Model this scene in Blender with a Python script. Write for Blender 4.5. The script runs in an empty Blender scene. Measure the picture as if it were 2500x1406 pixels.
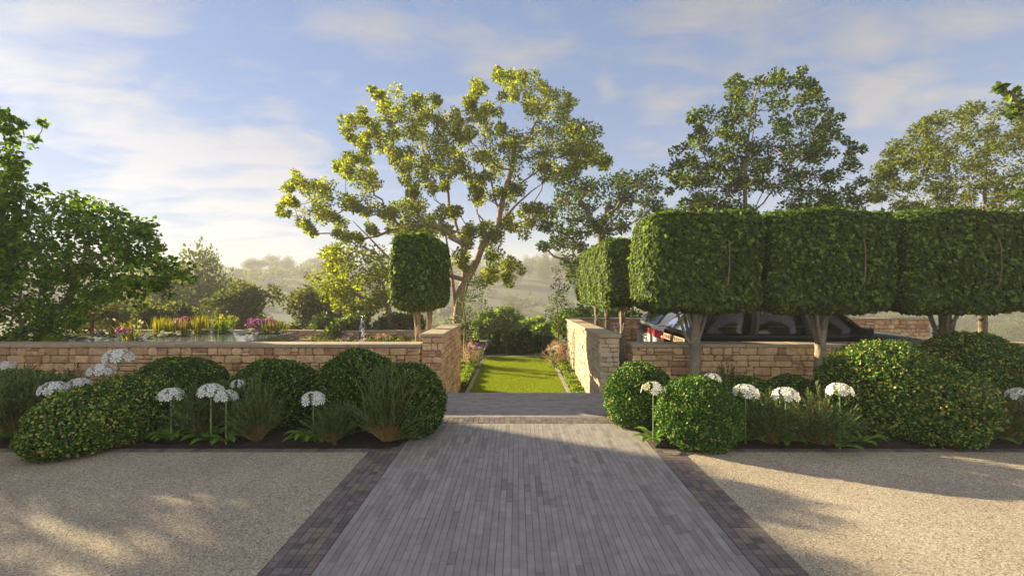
import bpy, math, random
import numpy as np
from mathutils import Vector, Matrix

# ------------------------------------------------------------------ camera, sky, sun, exposure
FPX, CX, CY, H = 1150.0, 1262.0, 703.0, 1.65
SUN_AZ = math.radians(-61.4)       # measured from +Y towards +X
SUN_EL = math.radians(16.0)
sc = bpy.context.scene
HAZE = 0.0020
COL = sc.collection
cam = bpy.data.cameras.new('camera')
cam.sensor_width = 36.0
cam.lens = 36.0*FPX/2500
cam.shift_x = -(CX-1250)/2500
cam.clip_start = 0.05
cam.clip_end = 5000
cam.dof.use_dof = True
cam.dof.focus_distance = 5.6
cam.dof.aperture_fstop = cam.lens/1000/0.009
camo = bpy.data.objects.new('camera', cam)
camo.location = (0, 0, H)
camo.rotation_euler = (math.radians(90), 0, 0)
COL.objects.link(camo)
sc.camera = camo

SKY_STRENGTH = 0.075
world = bpy.data.worlds.new("World")
sc.world = world
world.use_nodes = True
def build_world():
    nt = world.node_tree
    N, L = nt.nodes, nt.links
    N.clear()
    out = N.new('ShaderNodeOutputWorld'); bg = N.new('ShaderNodeBackground')
    sky = N.new('ShaderNodeTexSky'); sky.sky_type = 'NISHITA'; sky.sun_disc = False
    sky.sun_elevation = SUN_EL; sky.sun_rotation = SUN_AZ
    sky.air_density = 1.0; sky.dust_density = 0.35; sky.ozone_density = 3.0
    bg.inputs[1].default_value = SKY_STRENGTH
    # even, thinly veiled morning sky: softer falloff away from the sun
    gm = N.new('ShaderNodeGamma'); gm.inputs[1].default_value = SKY_GAMMA; L.new(sky.outputs[0], gm.inputs[0])
    tn = N.new('ShaderNodeMix'); tn.data_type = 'RGBA'; tn.blend_type = 'MULTIPLY'; tn.inputs[0].default_value = 1; L.new(gm.outputs[0], tn.inputs[6]); tn.inputs[7].default_value = SKY_TINT
    SK = tn.outputs[2]
    tc = N.new('ShaderNodeTexCoord')
    sep = N.new('ShaderNodeSeparateXYZ'); L.new(tc.outputs['Generated'], sep.inputs[0])
    def M(op, a, b=None, clamp=False):
        m = N.new('ShaderNodeMath'); m.operation = op; m.use_clamp = clamp
        for i, v in enumerate((a, b)):
            if v is None: continue
            if isinstance(v, (int, float)): m.inputs[i].default_value = v
            else: L.new(v, m.inputs[i])
        return m.outputs[0]
    zz = M('MAXIMUM', M('ADD', sep.outputs[2], 0.13), 0.05)
    cmb = N.new('ShaderNodeCombineXYZ')
    L.new(M('DIVIDE', sep.outputs[0], zz), cmb.inputs[0]); L.new(M('DIVIDE', sep.outputs[1], zz), cmb.inputs[1])
    mp = N.new('ShaderNodeMapping'); L.new(cmb.outputs[0], mp.inputs[0])
    mp.inputs['Rotation'].default_value = (0, 0, math.radians(28)); mp.inputs['Scale'].default_value = (0.8, 1.35, 1)
    mp.inputs['Location'].default_value = (1.3, 0.6, 0)
    nz = N.new('ShaderNodeTexNoise'); nz.inputs['Scale'].default_value = 2.3; nz.inputs['Detail'].default_value = 10
    nz.inputs['Roughness'].default_value = 0.63; nz.inputs['Distortion'].default_value = 0.35
    L.new(mp.outputs[0], nz.inputs['Vector'])
    # cloud banks stand in fixed directions of the sky
    def blob(px, py, rad, w):
        d = Vector(((px-CX)/FPX, 1, (CY-py)/FPX)).normalized()
        v = N.new('ShaderNodeVectorMath'); v.operation = 'DISTANCE'
        L.new(tc.outputs['Generated'], v.inputs[0]); v.inputs[1].default_value = d
        mr = N.new('ShaderNodeMapRange'); mr.interpolation_type = 'SMOOTHSTEP'
        L.new(v.outputs['Value'], mr.inputs[0])
        mr.inputs[1].default_value = 0; mr.inputs[2].default_value = rad
        mr.inputs[3].default_value = w; mr.inputs[4].default_value = 0
        return mr.outputs[0]
    acc = None
    for b in BLOBS:
        o = blob(b[0], b[1], b[2], b[3]*.72); acc = o if acc is None else M('ADD', acc, o)
    # unseen bright cloud bank added overhead and behind the viewer as fill light
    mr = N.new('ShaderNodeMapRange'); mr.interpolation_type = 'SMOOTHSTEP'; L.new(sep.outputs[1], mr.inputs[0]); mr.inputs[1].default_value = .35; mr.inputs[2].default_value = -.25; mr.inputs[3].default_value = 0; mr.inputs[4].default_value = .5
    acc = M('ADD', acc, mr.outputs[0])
    dens = M('MULTIPLY', M('SUBTRACT', M('ADD', nz.outputs['Fac'], acc), 0.66), 5.2, True)
    dens = M('MULTIPLY', dens, 0.85)
    cr = N.new('ShaderNodeMix'); cr.data_type = 'RGBA'
    # cloud: takes the brightness of the sky around it; the added bank behind the viewer is brightened for fill
    bw = N.new('ShaderNodeRGBToBW'); L.new(SK, bw.inputs[0])
    mr2 = N.new('ShaderNodeMapRange'); L.new(sep.outputs[1], mr2.inputs[0]); mr2.inputs[1].default_value = .3; mr2.inputs[2].default_value = -.3; mr2.inputs[3].default_value = CLOUD_GAIN; mr2.inputs[4].default_value = CLOUD_FILL
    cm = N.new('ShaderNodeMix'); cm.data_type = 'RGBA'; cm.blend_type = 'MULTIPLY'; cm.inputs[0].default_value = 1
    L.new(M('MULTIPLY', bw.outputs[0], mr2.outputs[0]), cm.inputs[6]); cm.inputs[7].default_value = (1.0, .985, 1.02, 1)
    cl = N.new('ShaderNodeMix'); cl.data_type = 'RGBA'; cl.inputs[0].default_value = .9
    L.new(SK, cl.inputs[6]); L.new(cm.outputs[2], cl.inputs[7])
    L.new(dens, cr.inputs[0]); L.new(SK, cr.inputs[6]); L.new(cl.outputs[2], cr.inputs[7])
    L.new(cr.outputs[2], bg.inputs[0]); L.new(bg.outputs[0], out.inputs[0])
SKY_GAMMA = 0.5
SKY_TINT = (0.59, 0.74, 1.04, 1)
CLOUD_GAIN, CLOUD_FILL = 1.58, 3.3
BLOBS = [(230, 60, .26, .22), (620, 60, .16, .10), (1010, 90, .34, .26), (1250, 130, .30, .20), (880, 120, .14, .16),
         (1650, 120, .26, .26), (1900, 30, .40, .22), (2250, 180, .30, .12), (2420, 60, .24, .14), (1480, 215, .05, .24), (2115, 255, .06, .2),
         (1600, 330, .16, .16), (2200, 310, .14, .10), (60, 140, .14, .14), (520, 400, .22, .14), (700, 390, .16, .20), (300, 520, .6, .20),
         (380, 330, .14, .14), (700, 560, .5, .16), (480, 260, .16, -.10), (700, 230, .24, -.12), (1430, 330, .18, -.16)]
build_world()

sunl = bpy.data.lights.new('sun', 'SUN')
sunl.energy = 4.9; sunl.angle = math.radians(0.5); sunl.color = (1.0, 0.83, 0.53)
suno = bpy.data.objects.new('sun', sunl)
SUNV = Vector((math.sin(SUN_AZ)*math.cos(SUN_EL), math.cos(SUN_AZ)*math.cos(SUN_EL), math.sin(SUN_EL)))
suno.rotation_euler = (-SUNV).to_track_quat('-Z', 'Y').to_euler()
suno.location = (-20, 10, 20)
COL.objects.link(suno)
sc.view_settings.view_transform = 'Standard'
sc.view_settings.look = 'None'
sc.view_settings.exposure = 2.1
sc.view_settings.gamma = 1
sc.render.engine = 'CYCLES'
sc.cycles.max_bounces = 8
sc.cycles.transparent_max_bounces = 16
sc.cycles.use_denoising = True
sc.cycles.volume_bounces = 0

# ------------------------------------------------------------------ helpers
RNG = np.random.default_rng(7)
random.seed(5)
def P(px, py, d):
    """world point seen at pixel px,py at distance d"""
    return np.array([(px-CX)/FPX*d, d, H+(CY-py)/FPX*d])

def mesh_np(name, V, F, mat_idx=None, smooth=False):
    """F: list of arrays each (n,k) of vertex ids"""
    me = bpy.data.meshes.new(name)
    V = np.asarray(V, dtype=np.float32)
    Fs = [np.asarray(f, dtype=np.int32) for f in F if len(f)]
    nl = sum(f.size for f in Fs); npoly = sum(len(f) for f in Fs)
    me.vertices.add(len(V)); me.vertices.foreach_set('co', V.ravel())
    me.loops.add(nl); me.loops.foreach_set('vertex_index', np.concatenate([f.ravel() for f in Fs]))
    tot = np.concatenate([np.full(len(f), f.shape[1], dtype=np.int32) for f in Fs])
    st = np.concatenate([[0], np.cumsum(tot)[:-1]]).astype(np.int32)
    me.polygons.add(npoly); me.polygons.foreach_set('loop_start', st)
    try: me.polygons.foreach_set('loop_total', tot)
    except Exception: pass
    if mat_idx is not None: me.polygons.foreach_set('material_index', np.asarray(mat_idx, dtype=np.int32))
    me.polygons.foreach_set('use_smooth', np.full(npoly, bool(smooth)))
    me.update(calc_edges=True); me.validate()
    return me

def obj(name, me, mats, parent=None, loc=(0, 0, 0), rz=0.0):
    if not isinstance(mats, (list, tuple)): mats = [mats]
    if len(me.materials) == 0:
        for m in mats: me.materials.append(m)
    o = bpy.data.objects.new(name, me); COL.objects.link(o)
    o.location = loc; o.rotation_euler = (0, 0, rz)
    if parent: o.parent = parent
    return o
def empty(name, label, cat, loc=(0, 0, 0), rz=0.0, group=None):
    o = bpy.data.objects.new(name, None); COL.objects.link(o); o.empty_display_size = .1
    o.location = loc; o.rotation_euler = (0, 0, rz)
    o['label'] = label; o['category'] = cat
    if group: o['group'] = group
    return o
def tag(o, label, cat, group=None, kind=None):
    o['label'] = label
    if cat: o['category'] = cat
    if group: o['group'] = group
    if kind: o['kind'] = kind
    return o
def structure(o):
    o['kind'] = 'structure'; return o
def copy_tree(o, parent=None):
    c = o.copy(); COL.objects.link(c); c.parent = parent
    for ch in list(o.children): copy_tree(ch, c)
    return c

class MB:
    """collects simple solids in one mesh"""
    def __init__(s): s.V = []; s.Q = []; s.T = []; s.n = 0; s.P = []
    def add(s, V, Q=(), T=()):
        V = np.asarray(V, float).reshape(-1, 3)
        s.V.append(V)
        if len(Q): s.Q.append(np.asarray(Q)+s.n)
        if len(T): s.T.append(np.asarray(T)+s.n)
        s.n += len(V)
    def box(s, x0, x1, y0, y1, z0, z1, bev=0.0):
        if bev <= 0:
            V = [(x, y, z) for z in (z0, z1) for (x, y) in ((x0, y0), (x1, y0), (x1, y1), (x0, y1))]
            s.add(V, [(3, 2, 1, 0), (4, 5, 6, 7), (0, 1, 5, 4), (1, 2, 6, 5), (2, 3, 7, 6), (3, 0, 4, 7)])
        else:
            b = bev; rings = []
            for z, i in ((z0, b), (z0+b, 0), (z1-b, 0), (z1, b)):
                x_0, x_1, y_0, y_1 = x0+i, x1-i, y0+i, y1-i; c = b if i == 0 else b*.6
                rings.append([(x_0+c, y_0, z), (x_1-c, y_0, z), (x_1, y_0+c, z), (x_1, y_1-c, z), (x_1-c, y_1, z), (x_0+c, y_1, z), (x_0, y_1-c, z), (x_0, y_0+c, z)])
            V = [p for r in rings for p in r]; Q = []; T = []
            for r in range(3):
                for k in range(8): Q.append((r*8+k, r*8+(k+1) % 8, r*8+8+(k+1) % 8, r*8+8+k))
            V += [((x0+x1)/2, (y0+y1)/2, z0), ((x0+x1)/2, (y0+y1)/2, z1)]
            for k in range(8): T.append((32, (k+1) % 8, k)); T.append((33, 24+k, 24+(k+1) % 8))
            s.add(V, Q, T)
    def tube(s, pts, rad, n=6, cap=True, wob=0.0):
        pts = np.asarray(pts, float); m = len(pts)
        rad = np.full(m, rad) if np.isscalar(rad) else np.asarray(rad, float)
        d = np.gradient(pts, axis=0); d /= np.linalg.norm(d, axis=1)[:, None]+1e-9
        ref = np.array([0, 0, 1.]) if abs(d[0][2]) < .9 else np.array([1., 0, 0])
        V = []
        a = np.arange(n)*2*np.pi/n
        for i in range(m):
            u = np.cross(d[i], ref); u /= np.linalg.norm(u)+1e-9; w = np.cross(d[i], u); ref = -np.cross(d[i], u) if False else ref
            r = rad[i]*(1+wob*RNG.normal(size=n)) if wob else np.full(n, rad[i])
            V.append(pts[i]+np.outer(np.cos(a)*r, u)+np.outer(np.sin(a)*r, w))
        V = np.concatenate(V); Q = []
        for i in range(m-1):
            for k in range(n): Q.append((i*n+k, i*n+(k+1) % n, (i+1)*n+(k+1) % n, (i+1)*n+k))
        T = []
        if cap:
            V = np.concatenate([V, pts[:1], pts[-1:]])
            for k in range(n): T.append((m*n, (k+1) % n, k)); T.append((m*n+1, (m-1)*n+k, (m-1)*n+(k+1) % n))
        s.add(V, Q, T)
    def lathe(s, prof, c=(0, 0, 0), n=24):
        V = []; Q = []
        for r, z in prof:
            for k in range(n):
                a = 2*math.pi*k/n; V.append((c[0]+r*math.cos(a), c[1]+r*math.sin(a), c[2]+z))
        for i in range(len(prof)-1):
            for k in range(n): Q.append((i*n+k, i*n+(k+1) % n, (i+1)*n+(k+1) % n, (i+1)*n+k))
        s.add(V, Q)
    def mesh(s, name, smooth=False):
        return mesh_np(name, np.concatenate(s.V), [np.concatenate(s.Q) if s.Q else [], np.concatenate(s.T) if s.T else []], smooth=smooth)
    def build(s, name, mat, parent=None, smooth=False, loc=(0, 0, 0), rz=0):
        return obj(name, s.mesh(name, smooth), mat, parent, loc, rz)

# ------------------------------------------------------------------ materials
def mat(name):
    m = bpy.data.materials.new(name); m.use_nodes = True
    nt = m.node_tree; nt.nodes.clear()
    return m, nt.nodes, nt.links
def ramp(N, stops, interp='LINEAR'):
    r = N.new('ShaderNodeValToRGB'); e = r.color_ramp.elements; r.color_ramp.interpolation = interp
    while len(e) < len(stops): e.new(0.5)
    for i, (p, c) in enumerate(stops):
        e[i].position = p; e[i].color = (*c, 1)
    return r
def leaf_mat(name, stops, transl=0.35, rough=0.5, spec=0.35, tcol=1.3, interp='LINEAR'):
    m, N, L = mat(name)
    out = N.new('ShaderNodeOutputMaterial'); pb = N.new('ShaderNodeBsdfPrincipled'); tr = N.new('ShaderNodeBsdfTranslucent')
    mx = N.new('ShaderNodeMixShader'); g = N.new('ShaderNodeNewGeometry')
    r = ramp(N, stops, interp); L.new(g.outputs['Random Per Island'], r.inputs[0])
    L.new(r.outputs[0], pb.inputs['Base Color'])
    pb.inputs['Roughness'].default_value = rough; pb.inputs['Specular IOR Level'].default_value = spec*.4
    mm = N.new('ShaderNodeMix'); mm.data_type = 'RGBA'; mm.blend_type = 'MULTIPLY'; mm.inputs[0].default_value = 1
    L.new(r.outputs[0], mm.inputs[6]); mm.inputs[7].default_value = (1.35*tcol, 1.25*tcol, .45*tcol, 1)
    L.new(mm.outputs[2], tr.inputs[0])
    mx.inputs[0].default_value = transl
    L.new(pb.outputs[0], mx.inputs[1]); L.new(tr.outputs[0], mx.inputs[2]); L.new(mx.outputs[0], out.inputs[0])
    return m
def pmat(name, col, rough=0.7, metal=0.0, spec=0.5, noise=0.0, nscale=8.0, bump=0.0, bscale=40.0, island=None, coords='Object', coat=0.0, col2=None):
    m, N, L = mat(name)
    out = N.new('ShaderNodeOutputMaterial'); pb = N.new('ShaderNodeBsdfPrincipled')
    L.new(pb.outputs[0], out.inputs[0])
    pb.inputs['Roughness'].default_value = rough; pb.inputs['Metallic'].default_value = metal
    pb.inputs['Specular IOR Level'].default_value = spec; pb.inputs['Coat Weight'].default_value = coat
    tc = N.new('ShaderNodeTexCoord'); src = None
    if island:
        g = N.new('ShaderNodeNewGeometry'); r = ramp(N, island); L.new(g.outputs['Random Per Island'], r.inputs[0]); src = r.outputs[0]
    if noise > 0:
        nz = N.new('ShaderNodeTexNoise'); nz.inputs['Scale'].default_value = nscale; nz.inputs['Detail'].default_value = 8
        nz.inputs['Roughness'].default_value = .62
        L.new(tc.outputs[coords], nz.inputs['Vector'])
        mr = N.new('ShaderNodeMapRange'); L.new(nz.outputs[0], mr.inputs[0])
        mr.inputs[1].default_value = .3; mr.inputs[2].default_value = .7; mr.inputs[3].default_value = 1-noise; mr.inputs[4].default_value = 1+noise
        mm = N.new('ShaderNodeMix'); mm.data_type = 'RGBA'; mm.blend_type = 'MULTIPLY'; mm.inputs[0].default_value = 1
        if src: L.new(src, mm.inputs[6])
        else: mm.inputs[6].default_value = (*col, 1)
        L.new(mr.outputs[0], mm.inputs[7]); src = mm.outputs[2]
        if col2:
            m2 = N.new('ShaderNodeMix'); m2.data_type = 'RGBA'; n2 = N.new('ShaderNodeTexNoise'); n2.inputs['Scale'].default_value = nscale*.35
            n2.inputs['Detail'].default_value = 5
            L.new(tc.outputs[coords], n2.inputs['Vector'])
            r2 = N.new('ShaderNodeMapRange'); L.new(n2.outputs[0], r2.inputs[0]); r2.inputs[1].default_value = .4; r2.inputs[2].default_value = .62
            L.new(r2.outputs[0], m2.inputs[0]); L.new(src, m2.inputs[6]); m2.inputs[7].default_value = (*col2, 1); src = m2.outputs[2]
    if src: L.new(src, pb.inputs['Base Color'])
    else: pb.inputs['Base Color'].default_value = (*col, 1)
    if bump > 0:
        b = N.new('ShaderNodeBump'); n3 = N.new('ShaderNodeTexNoise'); n3.inputs['Scale'].default_value = bscale; n3.inputs['Detail'].default_value = 6
        L.new(tc.outputs[coords], n3.inputs['Vector']); L.new(n3.outputs[0], b.inputs['Height'])
        b.inputs['Strength'].default_value = bump; b.inputs['Distance'].default_value = .02
        L.new(b.outputs[0], pb.inputs['Normal'])
    return m
M = {}
M['hedge'] = leaf_mat('hedge_leaf', [(0, (.026, .050, .010)), (.5, (.066, .108, .022)), (.85, (.125, .19, .036)), (1, (.22, .30, .06))], .42, .5, .3, 1.5)
M['box'] = leaf_mat('box_leaf', [(0, (.016, .052, .008)), (.55, (.035, .100, .012)), (.78, (.070, .155, .020)), (.84, (.24, .29, .045)), (1, (.36, .38, .09))], .30, .4, .45, 1.2)
M['boxr'] = leaf_mat('box_leaf_fresh', [(0, (.016, .06, .007)), (.6, (.04, .125, .012)), (.82, (.09, .21, .02)), (.88, (.26, .34, .06)), (1, (.38, .42, .12))], .30, .38, .5, 1.2)
M['euon'] = leaf_mat('euonymus_leaf', [(0, (.018, .060, .010)), (.5, (.04, .125, .014)), (.66, (.065, .165, .016)), (.74, (.26, .30, .04)), (1, (.42, .41, .11))], .30, .38, .5, 1.2)
M['core'] = pmat('shade_infill', (.010, .014, .005), .95, noise=.5, nscale=14)  # near-black; inside shrubs and hedges it stands in for deep shade
M['tree_lime'] = leaf_mat('lime_tree_leaf', [(0, (.03, .075, .004)), (.6, (.10, .19, .012)), (1, (.23, .36, .03))], .42, .42, .45, 1.5)
M['tree_big'] = leaf_mat('broad_tree_leaf', [(0, (.045, .066, .005)), (.6, (.12, .155, .010)), (1, (.27, .30, .025))], .55, .5, .25, 1.8)
M['tree_dark'] = leaf_mat('dark_tree_leaf', [(0, (.014, .034, .010)), (.7, (.036, .070, .014)), (1, (.13, .18, .02))], .45, .45, .35, 1.4)
M['tree_right'] = leaf_mat('beech_leaf', [(0, (.014, .028, .003)), (.6, (.042, .072, .007)), (1, (.17, .24, .022))], .5, .42, .4, 1.6)
M['tree_gold'] = leaf_mat('gold_tree_leaf', [(0, (.035, .052, .006)), (.6, (.085, .115, .012)), (1, (.21, .24, .03))], .42, .42, .4, 1.6)
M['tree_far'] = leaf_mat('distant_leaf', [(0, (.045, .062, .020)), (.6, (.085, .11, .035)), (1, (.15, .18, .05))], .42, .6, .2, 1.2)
M['conifer'] = leaf_mat('light_shrub_leaf', [(0, (.09, .15, .03)), (.6, (.15, .23, .05)), (1, (.23, .32, .08))], .5, .5, .3, 1.3)
M['olive'] = leaf_mat('olive_leaf', [(0, (.07, .075, .04)), (1, (.17, .17, .10))], .3, .55, .2, 1.0)
M['lav'] = leaf_mat('lavender_leaf', [(0, (.045, .085, .028)), (.6, (.085, .145, .048)), (1, (.15, .22, .075))], .22, .5, .3, 1.1)
M['lavstem'] = pmat('lavender_stem', (.26, .15, .05), .7, noise=.3, nscale=20)
M['grass'] = leaf_mat('lawn_grass', [(0, (.15, .21, .008)), (.5, (.23, .30, .012)), (1, (.33, .39, .02))], .35, .5, .2, 1.2)
M['gcover'] = leaf_mat('ground_cover_leaf', [(0, (.09, .16, .02)), (.6, (.16, .25, .03)), (.9, (.26, .33, .06)), (1, (.4, .3, .18))], .4, .5, .2, 1.2)
M['reed'] = leaf_mat('reed_leaf', [(0, (.10, .15, .02)), (.5, (.20, .22, .03)), (.8, (.35, .20, .04)), (1, (.40, .34, .10))], .4, .45, .3, 1.1)
M['pink'] = leaf_mat('pink_plume', [(0, (.34, .20, .19)), (.5, (.55, .36, .34)), (1, (.72, .55, .50))], .4, .6, .2, .8)
M['purple'] = leaf_mat('purple_petal', [(0, (.22, .07, .35)), (.5, (.42, .12, .55)), (1, (.65, .25, .62))], .35, .5, .2, .7)
M['violet'] = leaf_mat('violet_petal', [(0, (.12, .06, .30)), (1, (.26, .13, .48))], .35, .5, .2, .7)
M['whitef'] = leaf_mat('small_white_petal', [(0, (.65, .66, .62)), (1, (.85, .85, .8))], .3, .5, .2, .6)
M['green'] = leaf_mat('rosette_leaf', [(0, (.09, .20, .015)), (1, (.16, .30, .03))], .35, .42, .4, 1.3)
M['fstem'] = pmat('flower_stem', (.22, .32, .12), .5)
M['bark'] = pmat('bark', (.20, .155, .10), .9, noise=.45, nscale=12, bump=.9, bscale=30)
M['barkpale'] = pmat('pale_bark', (.30, .25, .16), .9, noise=.4, nscale=9, bump=1.0, bscale=26, col2=(.17, .15, .10))
M['barkred'] = pmat('warm_bark', (.26, .155, .09), .85, noise=.4, nscale=5, bump=.6, bscale=15)
M['coping'] = pmat('coping_stone', (.44, .36, .25), .85, noise=.20, nscale=7, bump=.35, bscale=90, island=[(0, (.35, .27, .175)), (1, (.42, .33, .215))], coords='Object')
M['stone'] = pmat('rubble_stone', (.4, .3, .2), .88, noise=.30, nscale=9, bump=.9, bscale=34,
                  island=[(0, (.36, .20, .10)), (.2, (.50, .315, .155)), (.5, (.60, .395, .205)), (.8, (.68, .47, .25)), (1, (.46, .275, .16))])
M['stonelit'] = pmat('sunlit_rubble_stone', (.5, .42, .28), .88, noise=.22, nscale=9, bump=.7, bscale=34,
                  island=[(0, (.38, .29, .18)), (.4, (.50, .40, .26)), (.8, (.56, .45, .30)), (1, (.44, .34, .21))])  # paler copy of the rubble stone, sunlight put into its colour
M['mortar'] = pmat('wall_mortar', (.24, .155, .09), .95, noise=.25, nscale=30, bump=.5, bscale=120)
M['soil'] = pmat('soil', (.026, .015, .010), .95, noise=.5, nscale=18, bump=1.0, bscale=60)
# ------------------------------------------------------------------ ground
def gravel_mat():
    m, N, L = mat('gravel')
    out = N.new('ShaderNodeOutputMaterial'); pb = N.new('ShaderNodeBsdfPrincipled'); L.new(pb.outputs[0], out.inputs[0])
    tc = N.new('ShaderNodeTexCoord')
    v = N.new('ShaderNodeTexVoronoi'); v.inputs['Scale'].default_value = 135; L.new(tc.outputs['Object'], v.inputs['Vector'])
    r = ramp(N, [(0, (.11, .082, .058)), (.15, (.28, .225, .16)), (.5, (.39, .325, .235)), (.85, (.48, .41, .305)), (1, (.64, .57, .45))])
    sp = N.new('ShaderNodeSeparateColor'); L.new(v.outputs['Color'], sp.inputs[0]); L.new(sp.outputs[0], r.inputs[0])
    nz = N.new('ShaderNodeTexNoise'); nz.inputs['Scale'].default_value = 1.3; nz.inputs['Detail'].default_value = 6; L.new(tc.outputs['Object'], nz.inputs['Vector'])
    mr = N.new('ShaderNodeMapRange'); L.new(nz.outputs[0], mr.inputs[0]); mr.inputs[1].default_value = .3; mr.inputs[2].default_value = .7; mr.inputs[3].default_value = .86; mr.inputs[4].default_value = 1.1
    mm = N.new('ShaderNodeMix'); mm.data_type = 'RGBA'; mm.blend_type = 'MULTIPLY'; mm.inputs[0].default_value = 1
    L.new(r.outputs[0], mm.inputs[6]); L.new(mr.outputs[0], mm.inputs[7]); L.new(mm.outputs[2], pb.inputs['Base Color'])
    pb.inputs['Roughness'].default_value = .95; pb.inputs['Specular IOR Level'].default_value = .08
    v2 = N.new('ShaderNodeTexVoronoi'); v2.inputs['Scale'].default_value = 135; v2.feature = 'DISTANCE_TO_EDGE'; L.new(tc.outputs['Object'], v2.inputs['Vector'])
    b = N.new('ShaderNodeBump'); b.inputs['Strength'].default_value = .6; b.inputs['Distance'].default_value = .004; L.new(v2.outputs[0], b.inputs['Height']); L.new(b.outputs[0], pb.inputs['Normal'])
    return m
M['gravel'] = gravel_mat()
M['joint'] = pmat('joint_sand', (.155, .14, .125), .95, noise=.3, nscale=40)
M['paver'] = pmat('clay_paver', (.3, .3, .3), .72, noise=.16, nscale=9, bump=.12, bscale=45, spec=.15,
                  island=[(0, (.215, .190, .170)), (.12, (.262, .235, .213)), (.5, (.298, .270, .246)), (.9, (.324, .295, .270)), (1, (.28, .247, .212))])
M['sett'] = pmat('brown_sett', (.3, .2, .2), .75, noise=.18, nscale=14, bump=.12, bscale=60, spec=.15,
                 island=[(0, (.12, .096, .092)), (.4, (.165, .134, .126)), (.75, (.20, .166, .150)), (.92, (.235, .185, .14)), (1, (.20, .135, .115))])

def bricks(name, rects, mats, z=0.0, th=.03, ch=.0010, tilt=.0003):
    R = np.array(rects, float); n = len(R)
    x0, x1, y0, y1 = R.T
    dz = z+RNG.normal(0, .0005, n)
    tx = RNG.normal(0, tilt, n); 
    V = np.zeros((n, 12, 3))
    def ring(k, i, zz):
        for j, (sx, sy) in enumerate(((0, 0), (1, 0), (1, 1), (0, 1))):
            V[:, k+j, 0] = np.where(sx, x1-i, x0+i); V[:, k+j, 1] = np.where(sy, y1-i, y0+i); V[:, k+j, 2] = zz+tx*(1 if sy else -1)
    # slightly ragged sides
    ring(0, 0, dz-th); ring(4, 0, dz-ch); ring(8, ch, dz)
    V[:, 4:, :2] += RNG.normal(0, .0006, (n, 8, 2))
    q = []
    for k in (0, 4):
        for j in range(4): q.append((k+j, k+(j+1) % 4, k+4+(j+1) % 4, k+4+j))
    q.append((8, 9, 10, 11))
    q = np.array(q); F = (q[None]+(np.arange(n)*12)[:, None, None]).reshape(-1, 4)
    return mesh_np(name, V.reshape(-1, 3), [F])

PX0, PX1 = -1.185, 1.405
# base slab of the upper terrace: drive
b = MB(); b.box(-45, PX0-.315, -25, 4.74, -.7, 0)
structure(b.build('gravel_drive', M['gravel']))
b = MB(); b.box(PX1+.28, 45, -25, 4.74, -.7, 0)
structure(b.build('gravel_drive', M['gravel']))
b = MB(); b.box(-1.5, 1.7, -25, 4.735, -.7, -.006); b.box(-1.3, 1.5, 4.735, 7.44, -.7, -.006)
o = structure(b.build('path_bed', M['joint']))

# long clay pavers running away from the viewer
rects = []
pw = .0475; nc = int((PX1-PX0)/pw); pw = (PX1-PX0)/nc
for c in range(nc):
    y = -.6-random.random()*.3; xa = PX0+c*pw
    while y < 5.745:
        l = random.choice((.25, .25, .25, .14, .36, .42)); y2 = min(y+l, 5.745)
        if y2-y > .02: rects.append((xa+.0006, xa+pw-.0024, y+.0003, y2-.0005))
        y = y2
structure(obj('paved_path', bricks('paved_path', rects, None), M['paver']))
# threshold: pavers laid across
rects = []; y = 6.025
nr = 29; ph = (7.43-6.025)/nr
for r in range(nr):
    x = -1.28-random.random()*.2
    while x < 1.5:
        l = random.choice((.235, .235, .12)); x2 = x+l
        xa, xb = max(x, -1.28), min(x2, 1.5)
        if xb-xa > .02: rects.append((xa+.0012, xb-.0012, y+.0005, y+ph-.0014))
        x = x2
    y += ph
structure(obj('paved_threshold', bricks('paved_threshold', rects, None), M['paver']))
# setts
def setts(x0, x1, y0, y1, nx, ny):
    R = []; dx = (x1-x0)/nx; dy = (y1-y0)/ny
    for i in range(nx):
        for j in range(ny): R.append((x0+i*dx+.0025, x0+(i+1)*dx-.0025, y0+j*dy+.0025, y0+(j+1)*dy-.0025))
    return R
def sett_obj(R, label):
    structure(obj('sett_border', bricks('sett_border', R, None, z=.001, ch=.0010), M['sett'])); 
s_ = .0605
sett_obj(setts(PX0-.306, PX0-.004, -.6, 4.84, 5, int(5.44/.066)), '')
sett_obj(setts(PX1+.004, PX1+.276, -.6, 4.84, 4, int(5.44/.066)), '')
sett_obj(setts(PX0, PX1, 5.75, 6.02, 40, 4), '')
sett_obj(setts(-16, PX0-.306, 4.745, 4.845, 160, 1), '')
sett_obj(setts(PX1+.276, 16, 4.745, 4.845, 160, 1), '')

# planting beds: rough soil
def soil(x0, x1, y0, y1):
    nx = int((x1-x0)/.08); ny = int((y1-y0)/.08)
    X, Y = np.meshgrid(np.linspace(x0, x1, nx), np.linspace(y0, y1, ny), indexing='ij')
    Z = .012+.022*RNG.random(X.shape)+.02*np.sin(X*3.1)*np.cos(Y*4.3)
    Z[:, 0] = -.03; Z[0, :] = -.02; Z[-1, :] = -.02
    V = np.stack([X, Y, Z], -1).reshape(-1, 3)
    idx = np.arange(nx*ny).reshape(nx, ny)
    Q = np.stack([idx[:-1, :-1], idx[1:, :-1], idx[1:, 1:], idx[:-1, 1:]], -1).reshape(-1, 4)
    o = structure(obj('bed_soil', mesh_np('bed_soil', V, [Q]), M['soil']))
soil(-16, -1.19, 4.85, 7.6); soil(1.41, 16, 4.85, 7.6)
b = MB(); b.box(-16, -1.31, 4.85, 7.7, -.7, -.03); b.box(1.51, 16, 4.85, 7.7, -.7, -.03)
structure(b.build('terrace_base', M['soil']))

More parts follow.
